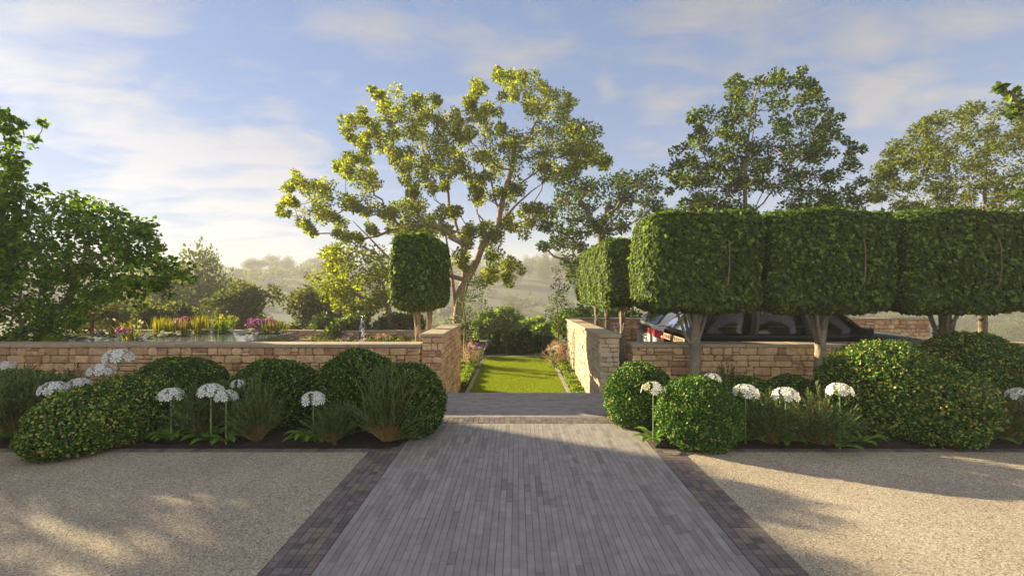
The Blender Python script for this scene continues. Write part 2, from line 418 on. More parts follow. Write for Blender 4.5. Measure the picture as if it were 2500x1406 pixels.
# steps down to the lawn
b = MB()
for i in range(3):
    b.box(-1.16, 1.27, 7.445+i*.34, 7.445+(i+1)*.34-.003, -.62, -.15*(i+1)+.001*i)
structure(b.build('steps', M['paver']))

# lawn level terrace and valley
LZ = -.46
def terrain_h(x, y):
    r = np.sqrt((x*.55)**2+y**2)
    h = np.full_like(r, LZ-.02)
    t = np.clip((y-17.5)/46, 0, 1); t = t*t*(3-2*t)
    far = np.maximum(np.abs(x)-22, 0)
    h = h-11.5*t
    t2 = np.clip((r-90)/190, 0, 1); t2 = t2*t2*(3-2*t2)
    h = h+(25.5+2.0*np.sin(x/90+.6)+1.0*np.sin(x/31+y/60))*t2-np.clip((r-300)/100, 0, 1)*6
    h += np.where(y > 25, 1.2*np.sin(x/17+1)*np.sin(y/23), 0)*np.clip((y-25)/30, 0, 1)
    t3 = np.clip((x-16)/30, 0, 1)*np.clip((40-y)/30, 0, 1)
    return h - .6*t3
def field_mat():
    m, N, L = mat('valley_ground')
    out = N.new('ShaderNodeOutputMaterial'); pb = N.new('ShaderNodeBsdfPrincipled'); L.new(pb.outputs[0], out.inputs[0])
    tc = N.new('ShaderNodeTexCoord'); v = N.new('ShaderNodeTexVoronoi'); v.inputs['Scale'].default_value = .022; L.new(tc.outputs['Object'], v.inputs['Vector'])
    sp = N.new('ShaderNodeSeparateColor'); L.new(v.outputs['Color'], sp.inputs[0])
    r = ramp(N, [(0, (.05, .065, .025)), (.35, (.075, .09, .035)), (.66, (.14, .15, .06)), (.86, (.30, .26, .17)), (.93, (.06, .08, .03))], 'CONSTANT')
    L.new(sp.outputs[0], r.inputs[0])
    nz = N.new('ShaderNodeTexNoise'); nz.inputs['Scale'].default_value = 3; nz.inputs['Detail'].default_value = 8; L.new(tc.outputs['Object'], nz.inputs['Vector'])
    r2 = ramp(N, [(.3, (.08, .10, .03)), (.7, (.16, .15, .07))]); L.new(nz.outputs[0], r2.inputs[0])
    sx = N.new('ShaderNodeSeparateXYZ'); L.new(tc.outputs['Object'], sx.inputs[0])
    mr = N.new('ShaderNodeMapRange'); L.new(sx.outputs[1], mr.inputs[0]); mr.inputs[1].default_value = 40; mr.inputs[2].default_value = 75
    mx = N.new('ShaderNodeMix'); mx.data_type = 'RGBA'; L.new(mr.outputs[0], mx.inputs[0]); L.new(r2.outputs[0], mx.inputs[6]); L.new(r.outputs[0], mx.inputs[7])
    L.new(mx.outputs[2], pb.inputs['Base Color']); pb.inputs['Roughness'].default_value = .95
    return m
ys = np.concatenate([np.linspace(7.0, 60, 80), np.geomspace(62, 440, 60)])
xs = np.concatenate([-np.geomspace(560, 30, 60), np.linspace(-28, 28, 50), np.geomspace(30, 560, 60)])
X, Y = np.meshgrid(xs, ys, indexing='ij'); Z = terrain_h(X, Y)
V = np.stack([X, Y, Z], -1).reshape(-1, 3); idx = np.arange(V.shape[0]).reshape(X.shape)
Q = np.stack([idx[:-1, :-1], idx[1:, :-1], idx[1:, 1:], idx[:-1, 1:]], -1).reshape(-1, 4)
structure(obj('valley_ground', mesh_np('valley_ground', V, [Q], smooth=True), field_mat()))
b = MB(); b.box(-560, 560, -40, 7.0, -1.2, -.72)
structure(b.build('ground_behind', M['gravel']))

M['lawn'] = pmat('lawn_ground', (.16, .215, .014), .9, noise=.3, nscale=5, bump=.8, bscale=120)
b = MB(); b.box(-.95, 1.0, 8.45, 14.35, LZ-.1, LZ+.01)
structure(b.build('lawn', M['lawn']))
M['strip'] = pmat('edging_stone', (.30, .26, .22), .8, noise=.25, nscale=12)
for x0, x1 in ((-1.04, -.955), (1.005, 1.09)):
    b = MB(); b.box(x0, x1, 8.45, 14.3, LZ-.1, LZ+.025, .006); structure(b.build('lawn_edging', M['strip']))
b = MB(); b.box(-1.04, 1.09, 14.36, 14.5, LZ-.1, LZ+.03, .006); structure(b.build('lawn_edging', M['strip']))
b = MB(); b.box(1.75, 14, 7.8, 13.9, LZ-.1, LZ+.012)
structure(b.build('car_park_gravel', M['gravel']))
M['earth'] = pmat('border_earth', (.06, .055, .025), .95, noise=.4, nscale=9, bump=.8, bscale=50)
b = MB(); b.box(-16, -1.045, 7.8, 17, LZ-.1, LZ+.008); b.box(1.095, 1.7, 8.4, 17, LZ-.1, LZ+.008)
structure(b.build('border_earth', M['earth']))

# ------------------------------------------------------------------ stone walls
def stone_layout(W, Hh, seed, hc=(.085, .15), wc=(.09, .34)):
    rr = random.Random(seed); out = []; v = 0; hs = []
    while v < Hh-.03:
        h = rr.uniform(*hc); hs.append(h); v += h
    k = Hh/sum(hs); v = 0
    for h in hs:
        h *= k; u = 0
        while u < W-.001:
            w = rr.uniform(*wc)
            if W-u-w < .07: w = W-u
            if h > .09 and rr.random() < .28:
                t = rr.uniform(.35, .65)
                out.append((u, u+w, v, v+h*t)); 
                if w > .2 and rr.random() < .5:
                    s = rr.uniform(.35, .65); out.append((u, u+w*s, v+h*t, v+h)); out.append((u+w*s, u+w, v+h*t, v+h))
                else: out.append((u, u+w, v+h*t, v+h))
            else: out.append((u, u+w, v, v+h))
            u += w
        v += h
    return out
def face_mesh(mb, o, u, n, W, Hh, seed, relief=.018, gap=.006, rnd=.35, **kw):
    o = np.array(o, float); u = np.array(u, float); n = np.array(n, float); w = np.array((0, 0, 1.))
    rg = np.random.default_rng(seed)
    flip = np.dot(np.cross(u, w), n) < 0
    for (a0, a1, b0, b1) in stone_layout(W, Hh, seed, **kw):
        cu, cv = (a0+a1)/2, (b0+b1)/2; hu, hv = (a1-a0)/2-gap, (b1-b0)/2-gap
        if hu < .01 or hv < .01: continue
        c = min(hu, hv)*rnd*rg.uniform(.5, 1.5); c = min(c, min(hu, hv)*.8)
        pts = []
        for sx, sy in ((1, 1), (-1, 1), (-1, -1), (1, -1)):
            cc = c*rg.uniform(.4, 1.6); cc = min(cc, min(hu, hv)*.9)
            p1 = (sx*hu, sy*(hv-cc)); pm = (sx*(hu-cc*.3), sy*(hv-cc*.3)); p2 = (sx*(hu-cc), sy*hv)
            pts += [p1, pm, p2] if sx*sy > 0 else [p2, pm, p1]
        pts = np.array(pts); pts += rg.normal(0, .0036, pts.shape)
        k = len(pts); r = relief*rg.uniform(.5, 1.3); tu, tv = rg.normal(0, .05, 2)
        rings = []
        for s, d in ((1.0, -.012), (.97, r*.55), (.84, r)):
            q = pts.copy(); q[:, 0] = np.sign(q[:, 0])*np.maximum(np.abs(q[:, 0])-(1-s)*min(hu, hv), 0); q[:, 1] = np.sign(q[:, 1])*np.maximum(np.abs(q[:, 1])-(1-s)*min(hu, hv), 0)
            dd = d+(tu*q[:, 0]+tv*q[:, 1] if d > 0 else 0)+(rg.normal(0, .0016, k) if d > 0 else 0)
            rings.append(o+np.outer(q[:, 0]+cu, u)+np.outer(q[:, 1]+cv, w)+np.outer(dd*np.ones(k), n))
        V = np.concatenate(rings+[(o+u*cu+w*cv+n*(r*1.1))[None]]); Q = []; T = []
        for i in range(2):
            for j in range(k):
                f = (i*k+j, i*k+(j+1) % k, (i+1)*k+(j+1) % k, (i+1)*k+j); Q.append(f[::-1] if flip else f)
        for j in range(k):
            f = (2*k+j, 2*k+(j+1) % k, 3*k); T.append(f[::-1] if flip else f)
        mb.add(V, Q, T)
def coping(mb, x0, x1, y0, y1, z, th, along, step=.9, seed=1, slope=0.0):
    rr = random.Random(seed); a, e = (x0, x1) if along == 'x' else (y0, y1); t = a
    while t < e-.01:
        l = rr.uniform(.8, 1.2)*step
        if e-t-l < .3: l = e-t
        t2 = t+l; dz = rr.uniform(-.0015, .0015)
        if along == 'x': mb.box(t+.002, t2-.002, y0, y1, z-th+dz, z+dz, .007)
        else:
            n0 = mb.n; mb.box(x0, x1, t+.002, t2-.002, z-th+dz, z+dz, .007)
            V = mb.V[-1]; V[:, 2] += slope*(V[:, 1]-y0)
        t = t2
def wall(name, label, x0, x1, y0, y1, z0, z1, faces, seed, along, stonemat='stone', cop=.055, ov=.03, slope=0.0, skew=0.0, **kw):
    root = empty(name, label, 'wall', ((x0+x1)/2, (y0+y1)/2, z0))
    zc = z1-cop; off = Vector(root.location)
    core = MB(); core.box(x0+.012, x1-.012, y0+.012, y1-.012, z0, zc)
    st = MB()
    for f in faces:
        if f == 'front': face_mesh(st, (x0, y0+.006, z0), (1, 0, 0), (0, -1, 0), x1-x0, zc-z0, seed, **kw)
        if f == 'left': face_mesh(st, (x0+.006, y0, z0), (0, 1, 0), (-1, 0, 0), y1-y0, zc-z0, seed+1, **kw)
        if f == 'right': face_mesh(st, (x1-.006, y0, z0), (0, 1, 0), (1, 0, 0), y1-y0, zc-z0, seed+2, **kw)
        if f == 'back': face_mesh(st, (x0, y1-.006, z0), (1, 0, 0), (0, 1, 0), x1-x0, zc-z0, seed+3, **kw)
    cp = MB(); coping(cp, x0-ov, x1+ov, y0-ov, y1+ov, z1, cop, along, seed=seed)
    for mb, nm, mt in ((core, 'mortar', 'mortar'), (st, 'stonework', stonemat), (cp, 'coping', 'coping')):
        for V in mb.V:
            t = np.clip((V[:, 2]-z0)/(z1-z0), 0, 1); yy = V[:, 1]-y0
            V[:, 2] += slope*yy*t
            V[:, 0] += skew*yy
            V -= np.array(off)
        mb.build(nm, M[mt], root)
    return root
wall('garden_wall', 'low sandstone rubble wall behind the left planting bed', -14, -1.545, 7.42, 7.72, -.05, .77, ['front', 'right', 'back'], 11, 'x', hc=(.095, .155), wc=(.09, .32), relief=.020, gap=.0045, rnd=.42)
wall('garden_wall', 'low sandstone rubble wall behind the right planting bed, below the clipped hedge', 1.83, 14, 7.42, 7.72, -.05, .77, ['front', 'left', 'back'], 22, 'x', hc=(.095, .155), wc=(.09, .32), relief=.020, gap=.0045, rnd=.42)
wall('entrance_wall', 'taller sandstone wall flanking the steps on the left, its inner face in shade', -1.51, -1.19, 7.48, 9.95, -.46, .925, ['front', 'right', 'left'], 33, 'y', slope=-.012, relief=.012, hc=(.07, .12), wc=(.08, .26), gap=.005)
wall('entrance_wall', 'taller sandstone wall flanking the steps on the right, its inner face bright in the sun', 1.30, 1.60, 7.36, 13.85, -.46, .925, ['front', 'left', 'right'], 44, 'y', 'stonelit', slope=-.026, skew=.022, relief=.010, hc=(.06, .10), wc=(.07, .24), gap=.004)
wall('car_park_wall', 'long sandstone wall behind the parked cars', 1.62, 12.2, 13.92, 14.22, -.46, .76, ['front', 'left', 'right'], 55, 'x', hc=(.08, .14), wc=(.10, .34))
wall('terrace_wall', 'low brown wall at the far end of the left garden behind the flowers', -15.8, -1.6, 16.9, 17.15, -.46, .12, ['front'], 66, 'x', hc=(.1, .16), wc=(.2, .4))
for x0, x1, lab in ((-1.42, -1.05, 'small stone end block at the far left corner of the lawn'), (1.1, 1.45, 'small stone end block at the far right corner of the lawn')):
    wall('lawn_end_block', lab, x0, x1, 14.0, 14.5, -.46, -.12, ['front', 'right', 'left'], 77, 'x')
# ------------------------------------------------------------------ leaves
TPL = {
 'oval': (np.array([(0, 0, 0), (.34, .35, .06), (.26, .75, .04), (0, 1, -.02), (-.26, .75, .04), (-.34, .35, .06)]), [(0, 1, 2, 3), (0, 3, 4, 5)]),
 'heart': (np.array([(0, .06, 0), (.42, .02, .05), (.46, .45, .07), (0, 1, -.06), (-.46, .45, .07), (-.42, .02, .05)]), [(0, 1, 2, 3), (0, 3, 4, 5)]),
 'round': (np.array([(0, 0, 0), (.40, .22, .05), (.40, .72, .03), (0, .95, -.02), (-.40, .72, .03), (-.40, .22, .05)]), [(0, 1, 2, 3), (0, 3, 4, 5)]),
 'needle': (np.array([(.06, 0, 0), (.05, .6, 0), (0, 1, 0), (-.06, 0, 0)]), [(0, 1, 2, 3)]),
 'petal': (np.array([(0, 0, 0), (.30, .55, .02), (.32, .9, -.03), (.0, .84, -.02), (-.32, .9, -.03), (-.30, .55, .02)]), [(0, 1, 2, 3), (0, 3, 4, 5)]),
}
def unit(a):
    return a/(np.linalg.norm(a, axis=-1, keepdims=True)+1e-9)
def leaves(pos, d, nrm, size, tpl='oval', width=1.0):
    T, Fq = TPL[tpl]; n = len(pos); k = len(T)
    d = unit(d); s = unit(np.cross(d, nrm)); nn = np.cross(s, d)
    size = np.broadcast_to(size, (n,))
    V = pos[:, None]+size[:, None, None]*(T[None, :, 0, None]*width*s[:, None]+T[None, :, 1, None]*d[:, None]+T[None, :, 2, None]*nn[:, None])
    F = (np.array(Fq)[None]+(np.arange(n)*k)[:, None, None]).reshape(-1, len(Fq[0]))
    return V.reshape(-1, 3), F
def merge(parts):
    """parts: list of (V, F, material index)"""
    off = 0; VV = []; groups = {}
    F3 = []; F4 = []; m3 = []; m4 = []
    for V, F, mi in parts:
        F = np.asarray(F)+off; VV.append(V); off += len(V)
        (F3 if F.shape[1] == 3 else F4).append(F); (m3 if F.shape[1] == 3 else m4).extend([mi]*len(F))
    Fs = []; mi = []
    if F4: Fs.append(np.concatenate(F4)); mi += m4
    if F3: Fs.append(np.concatenate(F3)); mi += m3
    return np.concatenate(VV), Fs, mi
def rand_dirs(n):
    return unit(RNG.normal(size=(n, 3)))
def lump(v, seed, f=3.0, a=.06):
    r = np.random.default_rng(seed); s = np.zeros(len(v))
    for i in range(6):
        k = r.normal(size=3)*f*(1+.5*i); s += np.sin(v@k+r.uniform(0, 6))*a/(1+.4*i)
    return s
def ico(rad, c=(0, 0, 0), nu=14, nv=8):
    V = []; 
    for i in range(nv+1):
        t = math.pi*i/nv
        for j in range(nu): a = 2*math.pi*j/nu; V.append((math.sin(t)*math.cos(a), math.sin(t)*math.sin(a), math.cos(t)))
    V = np.array(V)*np.array(rad)+np.array(c)
    Q = [(i*nu+j, i*nu+(j+1) % nu, (i+1)*nu+(j+1) % nu, (i+1)*nu+j) for i in range(nv) for j in range(nu)]
    return V, np.array(Q)[:, ::-1]

def dome(name, label, lobes, n, leaf, m, group=None, tpl='oval', cat='shrub', seed=1, density=None):
    """clipped dome of small leaves; lobes: (x, y, zc, rx, ry, rz) in world metres"""
    L = np.array(lobes, float); c0 = np.array([L[:, 0].mean(), L[:, 1].mean(), 0.0])
    root = empty(name, label, cat, tuple(c0), group=group)
    parts = []; cores = []; tw = MB()
    areas = np.array([rx*ry+rx*rz+ry*rz for (_, _, _, rx, ry, rz) in L]); 
    for li, (x, y, zc, rx, ry, rz) in enumerate(L):
        k = int(n*areas[li]/areas.sum()); u = rand_dirs(int(k*1.4)); u = u[(u[:, 2]*rz+zc > 0.02)][:k]
        k = len(u); rr = 1-np.abs(RNG.normal(0, .055, k))+RNG.normal(0, .018, k)+lump(u, seed+li, 3.5, .022)+(RNG.random(k) < .03)*RNG.random(k)*.07
        p = u*rr[:, None]*np.array([rx, ry, rz])+np.array([x, y, zc])
        # drop leaves buried in another lobe
        keep = np.ones(k, bool)
        for lj, (x2, y2, z2, a, b_, c) in enumerate(L):
            if lj != li: keep &= (((p-np.array([x2, y2, z2]))/np.array([a, b_, c]))**2).sum(1) > .74
        p = p[keep]; u = u[keep]; k = len(p)
        nrm = unit(u/np.array([rx, ry, rz])+RNG.normal(0, .75, (k, 3))+np.array([0, 0, .35])); d = unit(np.cross(nrm, rand_dirs(k))+.5*u+np.array([0, 0, .25]))
        parts.append((*leaves(p-c0, d, nrm, leaf*RNG.uniform(.65, 1.25, k), tpl), 0))
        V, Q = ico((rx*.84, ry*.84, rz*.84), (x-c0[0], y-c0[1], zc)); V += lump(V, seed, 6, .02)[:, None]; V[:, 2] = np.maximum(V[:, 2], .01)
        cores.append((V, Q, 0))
        for t in range(26):
            a = rand_dirs(1)[0]; a[2] = abs(a[2])*.8+.1
            e = np.array([x, y, max(zc, .05)])-c0+a*np.array([rx, ry, rz])*.93
            s0 = np.array([x-c0[0], y-c0[1], .02]); mid = (s0+e)/2+RNG.normal(0, .05, 3)
            tw.tube([s0, mid, e], [.008, .005, .002], 4)
    V, Fs, mi = merge(parts); obj('foliage', mesh_np('foliage', V, Fs), M[m], root)
    V, Fs, mi = merge(cores); obj('shade_core', mesh_np('shade_core', V, Fs, smooth=True), M['core'], root)  # dark solid behind the leaves, in place of inner shade
    tw.build('twigs', M['barkred'], root)
    return root

def ball(px, top, wpx, d, label, m='box', leaf=.026, n=15000, rz=None, seed=1, extra=None, ry=None, name='box_ball', cat='shrub', group='clipped box domes'):
    s = FPX/d; x = (px-CX)/s; r = wpx/2/s; h = H-(top-CY)/s
    lobes = [(x, d, min(h*.42, h-r*.55), r, ry or r, h-min(h*.42, h-r*.55))]
    if extra:
        for (ex, et, ew, ed) in extra:
            s2 = FPX/ed; h2 = H-(et-CY)/s2; r2 = ew/2/s2; lobes.append(((ex-CX)/s2, ed, h2*.42, r2, r2, h2*.58))
    return dome(name, label, lobes, n, leaf, m, seed=seed, group=group, cat=cat)

G = 'clipped evergreen domes in the left bed'; G2 = 'clipped evergreen domes in the right bed'
ball(35, 905, 190, 6.1, 'half-hidden clipped dome at the far left edge of the left bed behind wispy stems', n=13000, seed=2, group=G)
ball(240, 940, 260, 5.05, 'largest lime tipped mound of the left bed, spilling over the kerb onto the gravel', 'euon', .031, 27000, seed=3, group=G,
     extra=[(320, 918, 230, 5.25), (175, 1000, 190, 4.72)])
ball(437, 874, 215, 6.25, 'clipped dome directly behind the big lime tipped mound, in front of the left low wall', 'box', .029, 20000, seed=4, group=G)
ball(672, 880, 225, 5.75, 'clipped dome in the middle of the left bed, left of the tallest dome', 'box', .027, 22000, seed=5, group=G)
ball(872, 857, 205, 5.75, 'tallest clipped dome of the left bed, rising highest against the coping', 'box', .027, 22000, seed=6, group=G)
ball(990, 890, 186, 5.4, 'rightmost clipped dome of the left bed, leaning over the paved path', 'box', .026, 21000, seed=7, group=G)
ball(1562, 887, 168, 5.75, 'clipped dome at the left end of the right bed beside the entrance wall', 'boxr', .027, 22000, seed=8, group=G2)
ball(1706, 920, 196, 5.0, 'front clipped dome of the right bed beside the single tall white flower', 'boxr', .027, 23000, seed=9, group=G2)
ball(1826, 921, 115, 6.3, 'small clipped dome peeping out behind the white flowers below the right low wall', 'boxr', .032, 8000, seed=10, group=G2)
ball(1932, 918, 125, 6.4, 'small clipped dome at the foot of the second hedge trunk', 'boxr', .032, 9000, seed=11, group=G2)
ball(2150, 832, 270, 5.45, 'largest lime tipped loose mound of the right bed, before the third hedge trunk', 'euon', .033, 36000, seed=12, group=G2,
     extra=[(2270, 880, 250, 5.2)])
ball(2370, 814, 250, 6.65, 'tall loose evergreen mound behind the largest one, near the right edge', 'euon', .035, 24000, seed=13, group=G2)

# ------------------------------------------------------------------ wispy lavender clumps
def lav_mesh(seed, rad, h, ns=150):
    r = np.random.default_rng(seed); st = MB(); P_, D_, N_, S_ = [], [], [], []
    for i in range(ns):
        az = r.uniform(0, 2*math.pi); sp = abs(r.normal(.42, .32)); sp = min(sp, 1.25); ln = h*r.uniform(.75, 1.08)*(1-.12*sp)
        base = np.array([math.cos(az), math.sin(az), 0])*r.uniform(0, .05)
        dir0 = np.array([math.cos(az)*math.sin(sp), math.sin(az)*math.sin(sp), math.cos(sp)])
        bend = r.normal(0, .10, 3); t = np.linspace(0, 1, 6)
        reach = rad/max(h, .01)
        pts = base+np.outer(t*ln, dir0*np.array([reach*1.25, reach*1.25, 1]))+np.outer(t*t*ln, bend)+np.outer(t*t*ln*.12*sp, np.array([0, 0, -1]))
        pts[:, 2] = np.maximum(pts[:, 2], .015)
        st.tube(pts, [.0035, .003, .0026, .002, .0016, .001], 3, cap=False)
        k = 26; tt = r.uniform(.28, 1.0, k)**.85; tt = np.clip(tt, 0, 1)
        p = np.stack([np.interp(tt, t, pts[:, j]) for j in range(3)], 1)
        dd = unit(dir0+r.normal(0, .42, (k, 3))); P_.append(p); D_.append(dd); N_.append(r.normal(size=(k, 3))); S_.append(r.uniform(.035, .07, k))
    V, F = leaves(np.concatenate(P_), np.concatenate(D_), np.concatenate(N_), np.concatenate(S_), 'needle', 1.5)
    return st.mesh('stems'), mesh_np('foliage', V, [F])
LAV = [lav_mesh(100+i, .36, .56) for i in range(4)]
def lavender(px, py, sx, sy, label, i, d=None, gr='wispy lavender clumps'):
    d = d or FPX*H/(py-CY); x = (px-CX)/FPX*d
    root = empty('lavender_clump', label, 'plant', (x, d, .02), rz=i*1.3, group=gr)
    s, f = LAV[i % 4]
    obj('stems', s, M['lavstem'], root); obj('foliage', f, M['lav'], root)
    root.scale = (sx*1.28, sx*1.15, sy*1.12)
lavender(40, 1072, 1.15, 1.15, 'wispy grey-green clump at the far left end of the bed', 0)
lavender(500, 1070, 1.0, .92, 'wispy clump right of the big lime tipped mound under the white flower heads', 1)
lavender(628, 1082, .8, 1.05, 'wispy clump in front of the middle dome of the left bed', 2)
lavender(812, 1084, .75, .62, 'shortest wispy clump, below a single white flower head in the left bed', 3)
lavender(948, 1083, 1.05, 1.2, 'wispy clump nearest the path, in front of the tallest dome on the left', 0)
lavender(1878, 1086, .85, .78, 'wispy clump right of the front dome in the right bed', 1)
lavender(2005, 1090, 1.0, .82, 'wispy clump left of the foot of the largest right mound', 2)
lavender(2110, 1030, .7, .8, 'small wispy clump tucked against the left side of the largest right mound', 0, d=5.6)
lavender(2455, 1080, .9, .78, 'wispy clump at the right edge beyond the largest mound', 3)
lavender(1780, 985, .9, .8, 'faint wispy clump behind the front dome, against the right low wall', 2, d=6.6)
lavender(150, 1010, .9, .9, 'wispy clump behind the big lime tipped mound near the left wall', 3, d=5.9)

# ------------------------------------------------------------------ big white umbel flowers
def petal_mesh():
    n = 8; a = np.arange(n)*2*np.pi/n
    d = np.stack([np.cos(a), np.sin(a), .05+0*a], 1); nr = np.tile([0, 0, 1.], (n, 1))
    p = d*.10; V, F = leaves(p, d, nr, np.full(n, .95), 'petal', .66)
    return mesh_np('petals', V, [F])
PET = petal_mesh()
eye = MB(); eye.lathe([(.001, .045), (.07, .035), (.10, .0), (.05, -.03)], n=8)
EYE = eye.mesh('eye')
M['petal'] = leaf_mat('white_petal', [(0, (.74, .74, .76)), (1, (.84, .83, .82))], .22, .5, .2, .75)
M['eye'] = pmat('flower_eye', (.62, .60, .22), .6)
def leafblade(root, az, ln, w, up, m='green'):
    n = 7; V = []; Q = []
    for i in range(n):
        t = i/(n-1); r = ln*t; z = .02+ln*(up*math.sin(t*math.pi*.62)-max(0, t-.55)*up*.7); ww = w*(.25+.75*math.sin(math.pi*min(1, t*.93+.02))**.8)*(1 if t < .98 else .3)
        c = np.array([math.cos(az)*r, math.sin(az)*r, z]); s = np.array([-math.sin(az), math.cos(az), 0])
        V += [c-s*ww/2+np.array([0, 0, ww*.22]), c, c+s*ww/2+np.array([0, 0, ww*.22])]
    for i in range(n-1):
        for j in (0, 1): Q.append((i*3+j, i*3+j+1, i*3+4+j, i*3+3+j))
    obj('leaf', mesh_np('leaf', V, [Q], smooth=True), M[m], root)
def umbel(px, py, d, label, dia=.28, nfl=12, petal=None, lean=0.0, nleaf=6, seed=1, base=0.02, gr='white flower heads', name='white_umbel_flower', stemvis=True, flare=1.0):
    r = random.Random(seed); s = FPX/d; x = (px-CX)/s; h = H-(py-CY)/s-base
    root = empty(name, label, 'flower', (x, d, base), group=gr)
    st = MB(); st.tube([(0, 0, 0), (lean*.3, 0, h*.5), (lean, 0, h-dia*.18)], [.008, .007, .006], 6)
    heads = []
    R = dia/2; c = np.array([lean, 0, h-R*.55])
    for i in range(nfl):
        if i == 0: az, pol = 0, .05
        elif i < nfl*.4: az = i*2*math.pi/(nfl*.4-1)+r.uniform(-.2, .2); pol = .72
        else: az = i*2*math.pi/(nfl*.6)+r.uniform(-.15, .15); pol = 1.30
        u = np.array([math.sin(pol)*math.cos(az), math.sin(pol)*math.sin(az), math.cos(pol)])
        p = c+u*np.array([R*.86, R*.86, R*.66])*flare
        heads.append((p, u)); st.tube([(lean, 0, h-dia*.42), (p+np.array([lean, 0, h-dia*.42]))/2+np.array([0, 0, -.006]), p], [.0035, .003, .003], 4)
    st.build('stem', M['fstem'], root)
    for p, u in heads:
        f = obj('flower', PET, M['petal'] if petal is None else M[petal], root); f.location = p
        f.rotation_euler = Vector(u).to_track_quat('Z', 'Y').to_euler(); f.rotation_euler.rotate_axis('Z', r.uniform(0, 3)); fs = dia*.165*r.uniform(.9, 1.1); f.scale = (fs, fs, fs)
        e = obj('eye', EYE, M['eye'], f)
    for i in range(nleaf):
        leafblade(root, i*2*math.pi/max(nleaf, 1)+r.uniform(-.4, .4)+.4, r.uniform(.18, .30), .075, r.uniform(.18, .5))
    return root
UM = [
 (15, 893, 6.9, .26, 'white flower head cut off at the far left edge, against the low wall'),
 (288, 872, 6.0, .38, 'tallest white flower head of the left bed, standing clear against the stone wall'),
 (246, 905, 5.75, .32, 'white flower head just below and left of the tallest one in the left bed'),
 (132, 950, 5.1, .30, 'white flower head left of the big lime tipped mound'),
 (192, 938, 5.45, .26, 'partly hidden white flower head behind the upper slope of the big lime tipped mound'),
 (418, 965, 5.05, .29, 'white flower head right of the big lime tipped mound, in front of the wispy clump'),
 (515, 955, 4.98, .29, 'left one of two touching white flower heads above the second wispy clump'),
 (552, 968, 4.92, .25, 'right one of two touching white flower heads above the second wispy clump'),
 (583, 938, 5.35, .20, 'small white flower head half hidden by the middle dome of the left bed'),
 (765, 975, 5.0, .30, 'white flower head low between the middle dome and the tallest dome'),
 (1595, 950, 5.0, .285, 'single tall white flower in full sun with its bare green stem showing, beside the path'),
 (1738, 925, 5.7, .26, 'distant white flower head behind the front dome of the right bed'),
 (1820, 957, 4.95, .30, 'white flower head just right of the front dome in the right bed'),
 (1918, 965, 4.92, .30, 'white flower head above the gap between two wispy clumps in the right bed'),
 (2050, 953, 4.78, .27, 'white flower head touching the left flank of the largest right mound'),
 (2395, 960, 4.95, .31, 'white flower head right of the largest right mound'),
 (2492, 965, 4.95, .27, 'white flower head cut off by the right edge'),
 (60, 1000, 5.3, .16, 'tiny faint white flower head inside the leftmost wispy clump'),
]
for i, (px, py, d, dia, lab) in enumerate(UM):
    umbel(px, py-.33*dia*FPX/d*.6, d, lab, dia, 9 if i == 10 else 14, seed=i, nleaf=7 if i in (9, 10) else 5, lean=.0)
# rosettes whose flower stands behind other growth
for px, py, lab in ((410, 1082, 'flat green leaf rosette between the big lime tipped mound and its neighbour'), (748, 1082, 'broad bright leaf rosette on the kerb in the left bed'), (1875, 1082, 'green leaf rosette under the wispy clumps of the right bed'),
                    (2110, 1088, 'green leaf rosette lying on the kerb below the largest right mound'), (500, 1078, 'green leaf rosette at the foot of the second wispy clump'), (2440, 1080, 'green leaf rosette at the right edge of the bed'), (20, 1078, 'green leaf rosette at the far left end of the bed')):
    d = FPX*H/(py-CY); root = empty('leaf_rosette', lab, 'plant', ((px-CX)/FPX*d, d, .02), rz=px*.1, group='leaf rosettes along the kerb')
    for i in range(8): leafblade(root, i*.785+RNG.uniform(-.3, .3), RNG.uniform(.16, .27), .07, RNG.uniform(.1, .5))
# ------------------------------------------------------------------ pleached hedge on stems
def hedge_crown(sx, sy, sz, n, leaf, seed, p=9.0):
    """leafy block centred on origin"""
    A = np.array([sy*sz, sy*sz, sx*sz, sx*sz, sx*sy, sx*sy]); A = A/A.sum()
    f = RNG.choice(6, n, p=A); u = RNG.uniform(-1, 1, (n, 3)); ax = f//2; sg = np.where(f % 2, 1., -1.)
    u[np.arange(n), ax] = sg
    r = (np.abs(u)**p).sum(1)**(-1/p); nrm = unit(np.sign(u)*np.abs(u)**(p-1)/np.array([sx, sy, sz]))
    hw = np.array([sx, sy, sz])/2
    q = u*r[:, None]*hw
    q -= nrm*np.abs(RNG.normal(0, .045, n))[:, None]; q += nrm*(lump(q, seed, 3.0, .016)+RNG.normal(0, .010, n)+(RNG.random(n) < .02)*RNG.uniform(0, .07, n))[:, None]
    ln = unit(nrm*1.0+np.array([0, 0, .55])+RNG.normal(0, .33, (n, 3)))
    d = unit(np.array([0, 0, -1.])+nrm*.35+RNG.normal(0, .38, (n, 3))+np.where(np.abs(nrm[:, 2:3]) > .6, RNG.normal(0, 1.2, (n, 3)), 0))
    V, F = leaves(q, d, ln, leaf*RNG.uniform(.7, 1.2, n), 'heart', .95)
    c = MB(); c.box(-hw[0]*.86, hw[0]*.86, -hw[1]*.80, hw[1]*.80, -hw[2]*.86, hw[2]*.88, .08)  # dark inner box added to stop light leaking through the leaves
    return merge([(V, F, 0), (np.concatenate(c.V), np.concatenate(c.Q), 1), (np.zeros((3, 3)), np.array([[0, 1, 2]]), 1)][:2])
